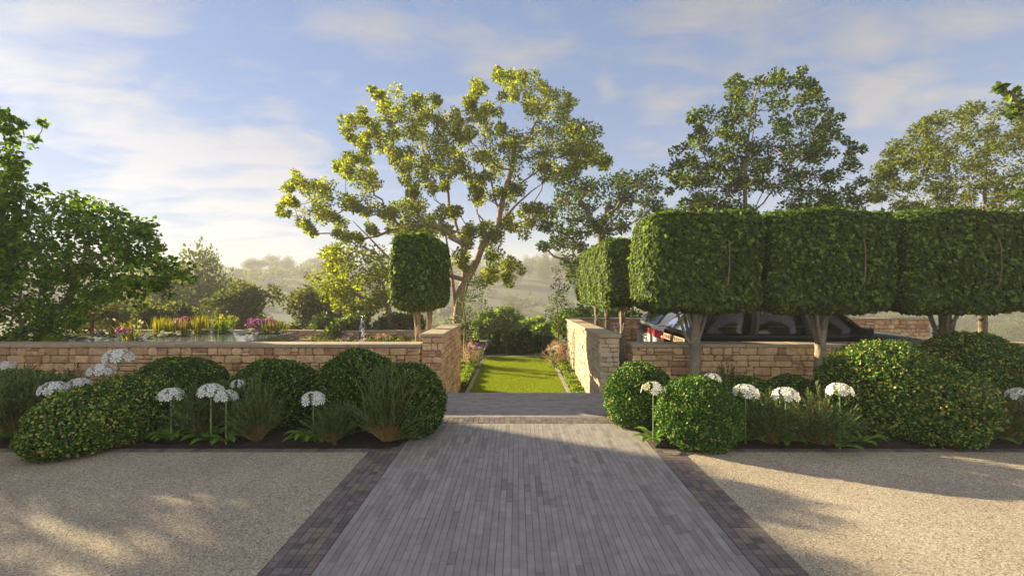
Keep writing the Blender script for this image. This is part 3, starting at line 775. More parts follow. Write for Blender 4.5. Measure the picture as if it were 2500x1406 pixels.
def hedge_trunk(zb, zt, h_in, seed, rad=.078, spread=.42, ysp=.2, low=0.0):
    r = random.Random(seed); mb = MB()
    z = np.linspace(0, zt, 8); wob = [(r.uniform(-.015, .015), r.uniform(-.015, .015)) for _ in z]
    fork = zb-.28
    mb.tube([(wob[i][0], wob[i][1], z[i]) for i in range(8)], [rad*1.25, rad*1.08, rad, rad*.95, rad*.95, rad*.9, rad*.7, rad*.5], 10, wob=.07)
    for k in range(6):
        a = k*math.pi*2/6+r.uniform(-.3, .3); s = r.uniform(.7, 1.1)
        dx, dy = math.cos(a)*spread*s, math.sin(a)*ysp*s; z0 = fork-r.uniform(0, .3)
        mb.tube([(dx*.10, dy*.1, z0), (dx*.30, dy*.3, z0+.12), (dx*.62, dy*.6, zb-.02), (dx*.9, dy*.9, zb+.25), (dx, dy, zb+.6)],
                [rad*.42, rad*.34, rad*.27, rad*.22, rad*.12], 7, wob=.08)
    # ribs of the fluted stem
    for k in range(4):
        a = r.uniform(0, 6.28); mb.tube([(math.cos(a)*rad*.75, math.sin(a)*rad*.75, 0), (math.cos(a+.3)*rad*.62, math.sin(a+.3)*rad*.62, fork*.6), (math.cos(a+.6)*rad*.5, math.sin(a+.6)*rad*.5, fork+.1)], [rad*.5, rad*.42, rad*.3], 6, wob=.1)
    return mb.mesh('trunk', True)
GH = 'clipped hedge trees on bare stems'
def pleached(loc, size, zc, label, crown_me, trunk_me, cx=0.0, cy=0.0, rz=0, twig=None, bark='barkpale'):
    root = empty('pleached_tree', label, 'tree', loc, group=GH)
    obj('trunk', trunk_me, M[bark], root, rz=rz)
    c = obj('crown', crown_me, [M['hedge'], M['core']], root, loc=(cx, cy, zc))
    if twig:
        t = MB(); x0, y0, z0, z1 = twig; pts = [(x0-.012, y0+.06, z0), (x0+.002, y0, z0+.12), (x0+.016, y0-.005, (z0+z1)/2-.1), (x0+.022, y0, (z0+z1)/2+.2), (x0+.020, y0+.04, z1)]
        t.tube(pts, [.009, .011, .010, .009, .006], 6); t.build('bare_branch', M['bark'], root, True)
    return root
zb, zt = 1.31, 2.79
V, Fs, mi = hedge_crown(1.87, 1.32, zt-zb, 34000, .062, 3, 7.5); CR = mesh_np('crown', V, Fs, mi)
TR = [hedge_trunk(zb, zt-.4, 0, 40+i) for i in range(3)]
X0 = 1.88
for i, (tx, lab) in enumerate(((2.70, 'front row clipped hedge tree nearest the entrance, its left end lit by the sun'), (4.60, 'second front row clipped hedge tree, standing before the black car bonnet'),
                               (6.50, 'third front row clipped hedge tree, its forked stem rising from the tall evergreen mound'), (8.42, 'last front row clipped hedge tree, mostly cut off by the right edge'))):
    cxw = X0+.98+i*1.93 if i else X0+.86
    me = CR
    if i == 0:
        V, Fs, mi = hedge_crown(1.68, 1.32, zt-zb, 31000, .062, 4, 7.5); me = mesh_np('crown', V, Fs, mi); 
    else: cxw = X0+1.72+.98+(i-1)*1.95
    pleached((tx, 7.14, 0), None, (zb+zt)/2, lab, me, TR[i % 3], cx=cxw-tx, cy=.24, rz=i*.9, twig=(.30+.03*i, -.45+.0*i, 1.62, 2.38))
# row along the right entrance wall
V, Fs, mi = hedge_crown(.68, 1.56, 1.36, 15000, .064, 6, 7.5); CS = mesh_np('crown', V, Fs, mi)
TS = [hedge_trunk(1.30+.44, 2.4, 0, 60+i, .055, .14, .34) for i in range(2)]
for i, (y, lab) in enumerate(((9.55, 'nearest hedge tree of the row behind the right entrance wall, dark end towards the viewer'), (11.1, 'middle hedge tree of the row behind the right entrance wall'), (12.65, 'farthest hedge tree of the row behind the right entrance wall'))):
    pleached((2.13, y, LZ), None, 1.96+.46, lab, CS, TS[i % 2], cx=-.05, cy=.42)
# pair behind the left entrance wall
V, Fs, mi = hedge_crown(.70, 1.28, 1.34, 14000, .062, 8, 7.5); CL = mesh_np('crown', V, Fs, mi)
for i, (y, lab) in enumerate(((8.78, 'front one of the clipped hedge tree pair left of the steps'), (10.0, 'rear one of the clipped hedge tree pair left of the steps'))):
    pleached((-1.86, y, LZ), None, 1.95+.46, lab, CL, TS[i % 2], cx=0, cy=0)

# ------------------------------------------------------------------ free trees
def grow(trunk, clusters, r0, jitter=.12, seed=1):
    """skeleton: trunk polyline plus a limb to every cluster; returns mesh builder"""
    r = np.random.default_rng(seed)
    nodes = [np.array(p, float) for p in trunk]; par = [-1]+list(range(len(trunk)-1)); plen = [0.]
    for i in range(1, len(nodes)): plen.append(plen[-1]+np.linalg.norm(nodes[i]-nodes[i-1]))
    start = max(1, len(trunk)//3); C = np.array(clusters, float)
    base = nodes[-1]; order = np.argsort([min(np.linalg.norm(c-n) for n in nodes[start:]) for c in C])
    for ci in order:
        c = C[ci]; A = np.array(nodes[start:]); D = np.linalg.norm(A-c, axis=1)+.25*np.array(plen[start:])+np.where(A[:, 2] > c[2]+.3, .8*(A[:, 2]-c[2]), 0)
        k = int(np.argmin(D))+start; p0 = nodes[k]; L_ = np.linalg.norm(c-p0); m = max(2, int(L_/.45)+1); prev = k
        for j in range(1, m+1):
            t = j/m; q = p0+(c-p0)*t; 
            if j < m: q = q+r.normal(0, jitter*min(L_, 1.5)*.5, 3)+np.array([0, 0, -.10*L_*math.sin(math.pi*t)*.6])
            nodes.append(q); par.append(prev); plen.append(plen[prev]+L_/m); prev = len(nodes)-1
    n = len(nodes); cnt = np.zeros(n); child = [[] for _ in range(n)]
    for i in range(1, n): child[par[i]].append(i)
    for i in range(n-1, -1, -1): cnt[i] = 1+sum(cnt[c] for c in child[i]) if child[i] else 1
    # fix order: children always come later than their parent
    R = r0*(cnt/cnt[0])**.55; R = np.maximum(R, .006)
    mb = MB(); done = set()
    for i in range(n):
        for c in child[i]:
            if c in done: continue
            chain = [i, c]; done.add(c); cur = c
            while child[cur]:
                nx = max(child[cur], key=lambda z: cnt[z]); chain.append(nx); done.add(nx); cur = nx
            rr = [R[k] for k in chain]; rr[0] = min(R[chain[0]], R[chain[1]]*1.25) if chain[0] != 0 else R[0]
            mb.tube([nodes[k] for k in chain], rr, 7 if rr[0] > .05 else 5, cap=True, wob=.05 if rr[0] > .05 else 0)
    return mb
def crown_leaves(cl, rad, per, leaf, tpl='oval', flat=.75, droop=0.0, width=1.0, spray=None):
    C = np.repeat(cl, per, 0); R = np.repeat(rad, per); n = len(C)
    u = rand_dirs(n)*(RNG.random(n)**.45)[:, None]*np.array([1, 1, flat]); p = C+u*R[:, None]
    nrm = unit(RNG.normal(0, .8, (n, 3))+np.array([0, 0, .9])); d = unit(unit(u)+RNG.normal(0, .6, (n, 3))+np.array([0, 0, -droop]))
    return leaves(p, d, nrm, leaf*RNG.uniform(.6, 1.25, n), tpl, width)
def free_tree(name, label, trunk, cl, rad, per, leaf, lm, bark='bark', r0=.2, tpl='oval', group=None, flat=.75, seed=1, droop=0.0, extra_stems=(), cat='tree', spray=None):
    base = np.array(trunk[0], float); root = empty(name, label, cat, tuple(base), group=group)
    cl = np.array(cl, float); rad = np.array(rad, float)
    mb = grow([np.array(p)-base for p in trunk], cl-base, r0, seed=seed)
    for es, er in extra_stems: mb.tube([np.array(p)-base for p in es], np.linspace(er, er*.12, len(es)), 7, wob=.05)
    mb.build('trunk', M[bark], root, True)
    V, F = crown_leaves(cl-base, rad, per, leaf, tpl, flat, droop, 1.0, spray)
    obj('crown', mesh_np('crown', V, [F]), M[lm], root)
    return root
def crop_clusters(lst, ox, oy, k, d, dd, rscale=1.0, extra=0):
    C = []; R = []
    for (x, y, r) in lst:
        for e in range(1+extra):
            px, py = ox+x/k, oy+y/k; dist = d+RNG.normal(0, dd)
            if e: px += RNG.normal(0, r/k*.62); py += RNG.normal(0, r/k*.62)
            C.append(P(px, py, dist)); R.append(r/k/FPX*dist*rscale)
    return np.array(C), np.array(R)
BIG = [(1540,90,50),(1450,130,70),(1390,100,40),(1290,160,45),(1470,190,45),(1660,140,45),(1760,200,60),(1680,250,70),(1820,250,35),(1580,250,50),(1250,220,40),(1230,270,40),(1270,330,60),(1350,300,45),(1330,380,55),(1420,400,40),(1700,320,70),(1780,350,60),(1880,400,60),(1930,440,60),(1830,440,70),(1720,430,80),(1620,480,80),(1530,500,60),(1450,480,40),(1480,560,60),(1600,580,60),(1700,570,60),(1800,530,60),(1880,520,60),(1970,520,60),(2020,580,50),(2040,630,35),(1950,600,40),(1850,620,50),(1870,660,40),(1760,640,50),(1680,640,40),
(690,200,35),(710,270,45),(830,240,60),(900,270,50),(1020,260,35),(580,330,35),(510,390,45),(500,440,30),(660,370,45),(770,370,50),(880,350,60),(960,320,50),(1060,340,60),(1140,330,50),(1160,400,60),(1220,440,50),(560,480,50),(600,510,40),(660,460,45),(690,530,50),(760,450,50),(840,430,60),(930,440,60),(1000,490,70),(1090,460,70),(1190,480,40),(780,560,50),(870,540,60),(960,580,60),(1060,560,60),(1150,580,60),(1240,560,60),(1320,590,60),(1400,640,60),(850,640,60),(940,660,60),(1040,660,60),(1130,660,50),(1220,670,50),(1320,690,40),(520,580,50),(580,590,40),(440,640,40),(480,680,50),(560,700,60),(640,680,40),(620,760,50),(840,720,50),(900,780,50),(1000,760,50),(1080,740,40),
(150,750,45),(190,730,35),(120,840,35),(170,860,35),(100,920,30),(260,770,40),(320,760,60),(290,840,60),(380,800,70),(470,830,60),(530,850,40),(340,900,70),(400,930,50),(250,990,40),(270,1020,30),(440,1010,45),(500,1050,40),(560,1070,35),(600,900,40),(660,880,60),(720,920,50),(780,880,60),(860,880,60),(920,900,50),(640,1020,35),(760,1010,50),(850,960,60),(880,1010,50),(980,960,60),(1060,920,60),(1130,930,50),(1000,1030,50),(1090,1010,50),(1220,1020,50),(1270,840,50),(1280,780,35),(1310,1000,40),(1200,1080,40),(1340,1080,40),(1400,1040,45),(1480,1000,45),(1460,940,40),(1560,880,40),(1480,820,40),(1530,740,50),(1400,780,40),(1640,900,40),(1700,930,60),(1600,980,50),(1160,1160,50),(1200,1240,40),(1350,1180,50),(1370,1250,60),(1440,1230,60),(1500,1220,40),(1450,1310,40),(1330,1290,30)]
D_BIG = 21.0
cl, rd = crop_clusters(BIG, 650, 150, 2.467, D_BIG, 1.1, .80, 3)
k = 2.467
def Q_(x, y, d=D_BIG): return P(650+x/k, 150+y/k, d)
g0 = Q_(1180, 1640); g0[2] = terrain_h(g0[0:1], g0[1:2])[0]-.1
trunk = [g0, Q_(1150, 1560), Q_(1170, 1400), Q_(1200, 1320), Q_(1270, 1200), Q_(1310, 1090), Q_(1400, 990), Q_(1410, 900), Q_(1450, 740), Q_(1480, 650)]
gb = Q_(1060, 1640, 20.4); gb[2] = trunk[0][2]
ft = free_tree('broad_tree', 'largest broad open-crowned tree in the centre against the sky, with a leaning reddish trunk', trunk, cl, rd, 135, .112, 'tree_big', 'barkred', .22, seed=3, flat=.85,
          extra_stems=[([Q_(1150, 1560), Q_(1120, 1300), Q_(1090, 1100), Q_(1060, 930)], .10), ([Q_(1200, 1320), Q_(980, 1250, 20.5), Q_(745, 1190, 20), Q_(620, 1060, 20), Q_(520, 960, 20)], .10), ([Q_(1310, 1090), Q_(1300, 1000), Q_(1260, 880)], .07), ([Q_(1400, 990), Q_(1500, 870), Q_(1600, 780), Q_(1700, 710)], .08)])
LOW = [(400,1140,40),(450,1190,60),(380,1230,50),(400,1300,60),(480,1260,60),(560,1200,60),(620,1170,60),(680,1200,60),(600,1290,70),(500,1350,60),(330,1360,50),(680,1330,60),(420,1380,60),(720,1270,50),(560,1400,60),(650,1430,60),(480,1440,60),(600,1490,60),(700,1450,50),(520,1520,50)]
cl, rd = crop_clusters(LOW, 650, 150, k, 19.0, .7, 1.05, 2)
g1 = Q_(760, 1640, 19); g1[2] = terrain_h(g1[0:1], g1[1:2])[0]-.1
free_tree('sunlit_tree', 'small lime-green sunlit tree left of the clipped hedge pair, below the broad tree', [g1, Q_(750, 1560, 19), Q_(730, 1450, 19), Q_(700, 1330, 19)], cl, rd, 130, .115, 'tree_big', 'barkred', .12, seed=4)
DRK = [(1760,720,60),(1850,730,70),(1950,740,70),(2050,720,70),(2150,690,60),(2200,700,60),(1800,790,60),(1900,800,70),(2000,800,70),(2120,800,60),(2180,780,60),(1770,860,60),(1860,880,70),(1960,880,60),(2060,860,60),(2050,950,60),(1950,960,60),(1850,960,60),(1760,960,50),(1680,1000,50),(1660,1110,40),(1750,1090,60),(1820,1050,60),(1900,1040,50),(1840,1130,70),(1900,1120,50),(1820,1200,60),(1870,1240,50),(1980,1020,50),(2050,1030,50),(2240,740,60),(2300,690,60),(2350,760,60),(2260,830,60),(2340,850,60),(2160,900,60),(2250,930,60),(2120,1000,60),(1850,1300,50),(1900,1360,60),(1960,1200,60)]
cl, rd = crop_clusters(DRK, 650, 150, k, 23.5, 1.2, .85, 1)
g2 = Q_(2080, 1640, 23.5); g2[2] = terrain_h(g2[0:1], g2[1:2])[0]-.1
free_tree('dark_tree', 'dark green tree behind the right-hand clipped hedge, overlapping the broad tree', [g2, Q_(2070, 1500, 23.5), Q_(2040, 1250, 23.5), Q_(2010, 1000, 23.5)], cl, rd, 130, .14, 'tree_dark', 'bark', .28, seed=5)

def sample_crown(prof, d, dd, n, r, seed=1):
    """prof: (py, px_left, px_right) rows of the crown's outline; returns clusters of a round crown"""
    rg = np.random.default_rng(seed); prof = np.array(prof, float); C = []; R = []
    w = prof[:, 2]-prof[:, 1]
    while len(C) < n:
        py = rg.uniform(prof[0, 0], prof[-1, 0]); l = np.interp(py, prof[:, 0], prof[:, 1]); rt = np.interp(py, prof[:, 0], prof[:, 2])
        if rg.random() > (rt-l)/w.max(): continue
        t = rg.uniform(-1, 1); px = (l+rt)/2+t*(rt-l)/2; dep = math.sqrt(max(0, 1-t*t))*(rt-l)/2/FPX*d*.9
        C.append(P(px, py, d+rg.uniform(-1, 1)*min(dep, dd))); R.append(r*rg.uniform(.6, 1.2)*(.7 if abs(t) > .8 else 1))
    return np.array(C), np.array(R)
# beech-like tree above the hedge
d = 14.5
cl, rd = sample_crown([(175, 1850, 1960), (215, 1775, 1995), (270, 1690, 2045), (330, 1665, 2065), (400, 1625, 2095), (470, 1600, 2125), (600, 1600, 2110), (690, 1660, 2050)], d, 2.2, 420, .27, 9)
cl = np.concatenate([cl, [P(1960, 172, d), P(1950, 190, d), P(1895, 190, d), P(1800, 190, d), P(1780, 205, d), P(2105, 365, d), P(2080, 355, d)]]); rd = np.concatenate([rd, np.full(7, .13)])
tb = P(1818, 900, d); tb[2] = LZ
free_tree('feathery_tree', 'feathery dark tree rising above the first two front hedge blocks', [tb, P(1818, 700, d), P(1818, 560, d), P(1820, 400, d), P(1835, 270, d), P(1850, 210, d)], cl, rd, 92, .088, 'tree_right', 'bark', .12, seed=6, spray=1.9)
d = 18.0
cl, rd = sample_crown([(245, 2420, 2470), (290, 2260, 2560), (340, 2190, 2640), (400, 2140, 2680), (470, 2110, 2700), (560, 2130, 2700), (680, 2200, 2650)], d, 2.6, 480, .34, 10)
tb = P(2400, 900, d); tb[2] = LZ-.6
free_tree('golden_tree', 'yellow-green tree at the right edge above the last front hedge blocks', [tb, P(2400, 700, d), P(2405, 500, d), P(2410, 330, d)], cl, rd, 125, .092, 'tree_gold', 'bark', .14, seed=7, spray=1.9)
# overhanging limb at the right edge (its stem stands outside the picture)
d = 6.2
cl = [P(*c) for c in ((2475, 232, d), (2500, 262, d), (2530, 250, d), (2470, 272, d+.1), (2560, 290, d+.3), (2600, 240, d+.3), (2640, 300, d+.2), (2700, 250, d), (2500, 470, d), (2540, 480, d+.2), (2600, 440, d), (2680, 380, d+.3), (2760, 320, d), (2440, 196+18, d))]
rd = [.12, .16, .2, .12, .24, .24, .26, .3, .10, .2, .24, .26, .3, .05]
tb = P(2950, 900, d); tb[2] = 0
free_tree('overhanging_tree', 'large-leaved branch reaching in from the right edge above the hedge', [tb, P(2945, 700, d), P(2930, 450, d), P(2880, 330, d)], [c for c in cl], [r*.8 for r in rd], 42, .07, 'hedge', 'bark', .08, 'heart', seed=8)

# left garden trees
d = 11.4
def LT(px, py, dd=0): return P(px, py, d+dd)
def LD(px): return 11.3-.0073*px
cl, rd = sample_crown([(478, 160, 200), (500, 120, 270), (530, 40, 330), (560, -40, 370), (600, -60, 400), (650, -60, 425), (690, -60, 440), (720, -60, 330), (750, -60, 220), (800, -60, 190), (845, -40, 170)], 10.0, 0.0, 620, .17, 12)
for i in range(len(cl)):
    px = CX+cl[i][0]/10.0*FPX; py = CY-(cl[i][2]-H)/10.0*FPX; q = abs(RNG.normal(0, .75)) if px < 330 else RNG.uniform(0, .7)
    cl[i] = P(px, py, LD(px)-q)
def LT(px, py, dd=0): return P(px, py, LD(px)-.15)
ex = [(375, 545, .10), (365, 552, .09), (350, 560, .12), (340, 570, .12), (455, 655, .13), (440, 665, .14), (420, 690, .16), (465, 680, .1), (400, 640, .15), (385, 610, .16), (410, 720, .10), (330, 735, .13), (345, 745, .08), (160, 480, .12), (255, 498, .12), (290, 520, .15), (370, 600, .18), (420, 670, .18), (240, 500, .1), (180, 470, .08)]
cl = np.concatenate([cl, [LT(a, b_) for a, b_, c in ex]]); rd = np.concatenate([rd, [c for a, b_, c in ex]])
tb = LT(85, 900); tb[2] = LZ
free_tree('spreading_tree', 'spreading multi-stemmed tree with bright heart leaves at the left edge behind the low wall', [tb, LT(92, 830), LT(125, 780), LT(165, 730), LT(185, 680), LT(210, 630)], cl, rd, 20, .074, 'tree_lime', 'bark', .085, 'heart', seed=11, droop=.3, spray=2.2,
          extra_stems=[([tb, LT(60, 820), LT(45, 760), LT(60, 640)], .08), ([LT(125, 780), LT(200, 745), LT(260, 715), LT(330, 680)], .045), ([tb, LT(100, 800), LT(180, 720), LT(250, 620)], .06)])
d2 = 7.95
cl, rd = sample_crown([(272, -80, 30), (310, -100, 70), (370, -110, 100), (430, -110, 118), (480, -110, 110), (540, -90, 105), (620, -90, 95), (720, -80, 70)], d2, .0, 170, .17, 14)
ex = [P(112, 302, d2), P(105, 320, d2), P(100, 345, d2), P(95, 365, d2), P(110, 345, d2), P(25, 285, d2), P(40, 292, d2), P(110, 445, d2), P(118, 460, d2)]
cl = np.concatenate([cl, ex]); rd = np.concatenate([rd, [.06]*9])
cl[:, 1] -= np.abs(RNG.normal(0, .35, len(cl)))
tb = P(-30, 905, d2); tb[2] = LZ
free_tree('upright_tree', 'taller upright tree with sparse heart leaves rising at the far left edge', [tb, P(-20, 760, d2), P(-5, 600, d2), P(10, 480, d2), P(25, 420, d2), P(10, 330, d2)], cl, rd, 38, .068, 'tree_lime', 'bark', .06, 'heart', seed=15, droop=.3, spray=2.0)
# olive-grey shrub beside it
d3 = 12.2
cl, rd = sample_crown([(722, 200, 260), (750, 180, 285), (790, 170, 285), (830, 165, 270)], d3, .8, 70, .22, 16)
tb = P(225, 880, d3); tb[2] = LZ
free_tree('olive_shrub', 'airy grey-olive shrub right of the spreading tree, behind the low wall', [tb, P(222, 850, d3), P(225, 800, d3), P(228, 770, d3)], cl, rd, 110, .035, 'olive', 'barkred', .05, seed=17, cat='shrub')

# slim dark climber-clad trees at the end of the lawn
d4 = 13.0
C1 = [(1152, 665), (1148, 690), (1158, 700), (1140, 715), (1150, 730), (1128, 740), (1140, 755), (1125, 770), (1135, 785), (1120, 760), (1150, 765), (1145, 790), (1130, 800), (1160, 790), (1165, 800), (1172, 770), (1180, 765), (1190, 757), (1178, 785), (1170, 720), (1178, 735), (1176, 700), (1168, 695), (1110, 780), (1118, 795), (1150, 810), (1140, 820), (1128, 725), (1165, 680)]
def slim(C, d, px, lab, seed):
    cl = np.array([P(a, b_, d+RNG.normal(0, .15)) for a, b_ in C]); rd = np.full(len(cl), .14); tb = P(px, 900, d); tb[2] = LZ
    return free_tree('slim_tree', lab, [tb, P(px, 830, d), P(px+3, 790, d), P(px-4, 740, d), P(px+6, 690, d)], cl, rd, 60, .05, 'tree_dark', 'barkpale', .035, seed=seed)
slim(C1, d4, 1134, 'slim dark-leaved young tree left of the lawn before the broad trunk', 20)
slim([(a, b_+10) for a, b_ in [(1358, 650), (1362, 670), (1355, 690), (1365, 705), (1350, 715), (1360, 730), (1345, 745), (1340, 755), (1352, 770), (1362, 760), (1372, 720), (1380, 730), (1390, 750), (1385, 770), (1375, 790), (1395, 790), (1368, 800), (1380, 810), (1392, 815), (1378, 700), (1385, 690), (1370, 745), (1360, 785), (1370, 830), (1385, 835)]], 13.6, 1362, 'slim dark-leaved young tree right of the lawn beside the sunlit wall', 21)
# ------------------------------------------------------------------ grasses and small flowers
def tuft_mesh(seed, n, h, rad, spread=.5, w=.008, tip=None):
    r = np.random.default_rng(seed); az = r.uniform(0, 2*math.pi, n); sp = np.abs(r.normal(0, spread, n)).clip(0, 1.3); ln = h*r.uniform(.6, 1.1, n)
    base = np.stack([np.cos(az), np.sin(az), 0*az], 1)*r.uniform(0, rad*.35, n)[:, None]
    dr = np.stack([np.cos(az)*np.sin(sp), np.sin(az)*np.sin(sp), np.cos(sp)], 1); side = unit(np.cross(dr, r.normal(size=(n, 3))))
    t = [0, .5, 1.0]; V = []
    for tt, ww in ((0, 1), (.55, .8), (1, .12)):
        c = base+dr*(ln*tt)[:, None]; c[:, 2] -= (sp*.35*ln*tt*tt); c[:, 2] = np.maximum(c[:, 2], .004)
        V += [c-side*w*ww/2, c+side*w*ww/2]
    V = np.stack(V, 1); q = np.array([(0, 1, 3, 2), (2, 3, 5, 4)]); F = (q[None]+(np.arange(n)*6)[:, None, None]).reshape(-1, 4)
    tipc = V[:, 4:6].mean(1)
    return V.reshape(-1, 3), F, tipc, dr
def tuft(name, label, px, py, d, n, h, rad, m, z=None, group=None, spread=.5, w=.01, seed=1, heads=None, cat='plant'):
    p = P(px, py, d); 
    if z is not None: p[2] = z
    root = empty(name, label, cat, tuple(p), group=group)
    V, F, tips, dr = tuft_mesh(seed, n, h, rad, spread, w); obj('blades', mesh_np('blades', V, [F]), M[m], root)
    if heads:
        hm, hs, frac, tpl, per = heads; sel = RNG.random(len(tips)) < frac; tp = np.repeat(tips[sel], per, 0); dd = np.repeat(dr[sel], per, 0)
        tp = tp+dd*RNG.uniform(-hs*2.2, 0, (len(tp), 1))+RNG.normal(0, hs*.3, tp.shape)
        V, F = leaves(tp, dd+RNG.normal(0, .6, dd.shape), RNG.normal(size=dd.shape), hs, tpl); obj('flower_heads', mesh_np('flower_heads', V, [F]), M[hm], root)
    return root
PG = 'pink feathery grasses'
pinkh = ('pink', .05, .9, 'needle', 7)
for i, (px, py, d, h, lab) in enumerate(((215, 858, 10.2, .42, 'pink-brown feathery grass in front of the olive shrub'), (262, 856, 10.0, .42, 'pink-brown feathery grass left of the purple phlox by the pond'),
        (505, 850, 9.4, .30, 'short pink grass in front of the pond behind the low wall'), (758, 852, 11.2, .50, 'pink feathery grass at the right end of the pond'), (728, 850, 11.6, .40, 'smaller pink feathery grass touching the pond end'),
        (1150, 866, 12.6, .62, 'pink feathery grass at the left side of the lawn under the slim tree'), (1360, 866, 12.8, .62, 'pink feathery grass at the right side of the lawn beside the sunlit wall'),
        (1450, 815, 10.9, .62, 'pink feathery grass nearest the hedge stems behind the right entrance wall'), (1488, 822, 10.6, .6, 'pink feathery grass between the hedge stems and the white car'))):
    tuft('pink_grass', lab, px, py, d, 160, h*.92, .3, 'pink', z=LZ if i != 7 and i != 8 else LZ, group=PG, spread=.42, w=.009, seed=30+i, heads=pinkh)
    if i in (7, 8, 0, 1, 2): COL.objects[-1]
for o in list(COL.objects):
    if o.name.startswith('pink_grass') and o.parent is None:
        o.scale = (1.35, 1.35, 1.75) if abs(o.location.x) > 1.8 else (1.1, 1.1, 1.15)

# raised pond
PZ = .50
pr = empty('raised_pond', 'raised water tank with lily pads and a mirrored overflow edge behind the left low wall', 'pond', (-8.3, 10.7, LZ))
def rel(mb, root):
    off = np.array(root.location)
    for V in mb.V: V -= off
    return mb
x0, x1, y0, y1 = -10.6, -5.75, 8.7, 12.45
b = MB(); b.box(x0, x1-.02, y0, y1, LZ, PZ-.03); rel(b, pr).build('tank', M['mortar'], pr)
m, N, L = mat('pond_water')
out = N.new('ShaderNodeOutputMaterial'); pb = N.new('ShaderNodeBsdfPrincipled'); L.new(pb.outputs[0], out.inputs[0])
pb.inputs['Base Color'].default_value = (.10, .13, .13, 1); pb.inputs['Roughness'].default_value = .06; pb.inputs['Specular IOR Level'].default_value = .9
nz = N.new('ShaderNodeTexNoise'); nz.inputs['Scale'].default_value = 5; nz.inputs['Detail'].default_value = 3; bp = N.new('ShaderNodeBump'); bp.inputs['Strength'].default_value = .10; bp.inputs['Distance'].default_value = .02
tc = N.new('ShaderNodeTexCoord'); mp = N.new('ShaderNodeMapping'); mp.inputs['Scale'].default_value = (1, 5, 1); L.new(tc.outputs['Object'], mp.inputs[0]); L.new(mp.outputs[0], nz.inputs['Vector']); L.new(nz.outputs[0], bp.inputs['Height']); L.new(bp.outputs[0], pb.inputs['Normal'])
M['water'] = m
b = MB(); b.box(x0+.02, x1, y0+.02, y1-.02, PZ-.028, PZ); rel(b, pr).build('water_surface', M['water'], pr)
M['mirror'] = pmat('mirror_steel', (.62, .66, .78), .12, metal=1.0, noise=.25, nscale=6)
M['timber'] = pmat('brown_coping', (.34, .24, .15), .7, noise=.25, nscale=8)
b = MB(); b.box(x1-.015, x1+.01, y0, y1, PZ-.16, PZ-.01); rel(b, pr).build('overflow_edge', M['mirror'], pr)
b = MB(); b.box(x1, x1+.28, y0, y1+.1, PZ-.26, PZ-.20, .01); rel(b, pr).build('catch_channel', M['coping'], pr)
b = MB(); b.box(x0, x1+.35, y1+.01, y1+.22, PZ-.06, PZ+.03, .01); rel(b, pr).build('rear_coping', M['timber'], pr)
b = MB()
for i in range(26): b.tube([(x1-.01, y0+.1+i*.14, PZ-.01), (x1-.01, y0+.1+i*.14, PZ+.022)], .008, 5)
rel(b, pr).build('edge_studs', M['core'], pr)
M['pad'] = leaf_mat('lily_pad', [(0, (.05, .10, .03)), (.6, (.10, .17, .06)), (1, (.22, .26, .14))], .1, .3, .5)
n = 1000; u = RNG.random(n)**2.3; p = np.stack([x0+u*(x1-x0)*.95, RNG.uniform(y0+.3, y1-.05, n)**1.0, np.full(n, PZ+.006)], 1)
keep = (RNG.random(n) < np.clip(1.1-u*1.5, .04, 1)) | (p[:, 1] > y1-.7); p = p[keep]; n = len(p)
V, F = leaves(p, rand_dirs(n)*np.array([1, 1, .02]), np.tile([0, 0, 1.], (n, 1))+RNG.normal(0, .05, (n, 3)), RNG.uniform(.09, .2, n), 'round', 1.1)
o = obj('lily_pads', mesh_np('lily_pads', V, [F]), M['pad']); tag(o, 'lily pads covering the left and rear of the raised pond', 'water plants', kind='stuff')
def rushes(px, py, d, n, h, m, lab, name='reed_clump', heads=None, sp=.16, seed=1, rad=.5, group='reeds in the raised pond'):
    return tuft(name, lab, px, py, d, n, h, rad, m, z=PZ-.02, group=group, spread=sp, w=.022, seed=seed, heads=heads)
rushes(396, 810, 11.9, 120, .46, 'reed', 'orange-tipped reed clump at the left rear of the pond', seed=51, rad=.7)
rushes(430, 810, 11.7, 110, .44, 'reed', 'reed clump right under the left pink phlox of the pond', seed=52, rad=.8)
rushes(492, 808, 12.2, 120, .50, 'reed', 'orange-tipped reed clump right of the left pink phlox', seed=53, rad=.7)
rushes(545, 808, 12.2, 110, .48, 'gcover', 'pale green reed clump with cream catkins in the middle of the pond rear', seed=54, rad=.6, heads=('reed', .07, .3, 'oval', 2), sp=.28)
rushes(668, 806, 12.1, 130, .42, 'reed', 'orange-tipped reed clump right of the right pink phlox of the pond', seed=55, rad=.9, sp=.35)
rushes(322, 822, 10.6, 60, .55, 'reed', 'thin reed clump at the left front of the pond with upright catkins', seed=56, rad=.5, sp=.45, heads=('whitef', .08, .15, 'oval', 1))
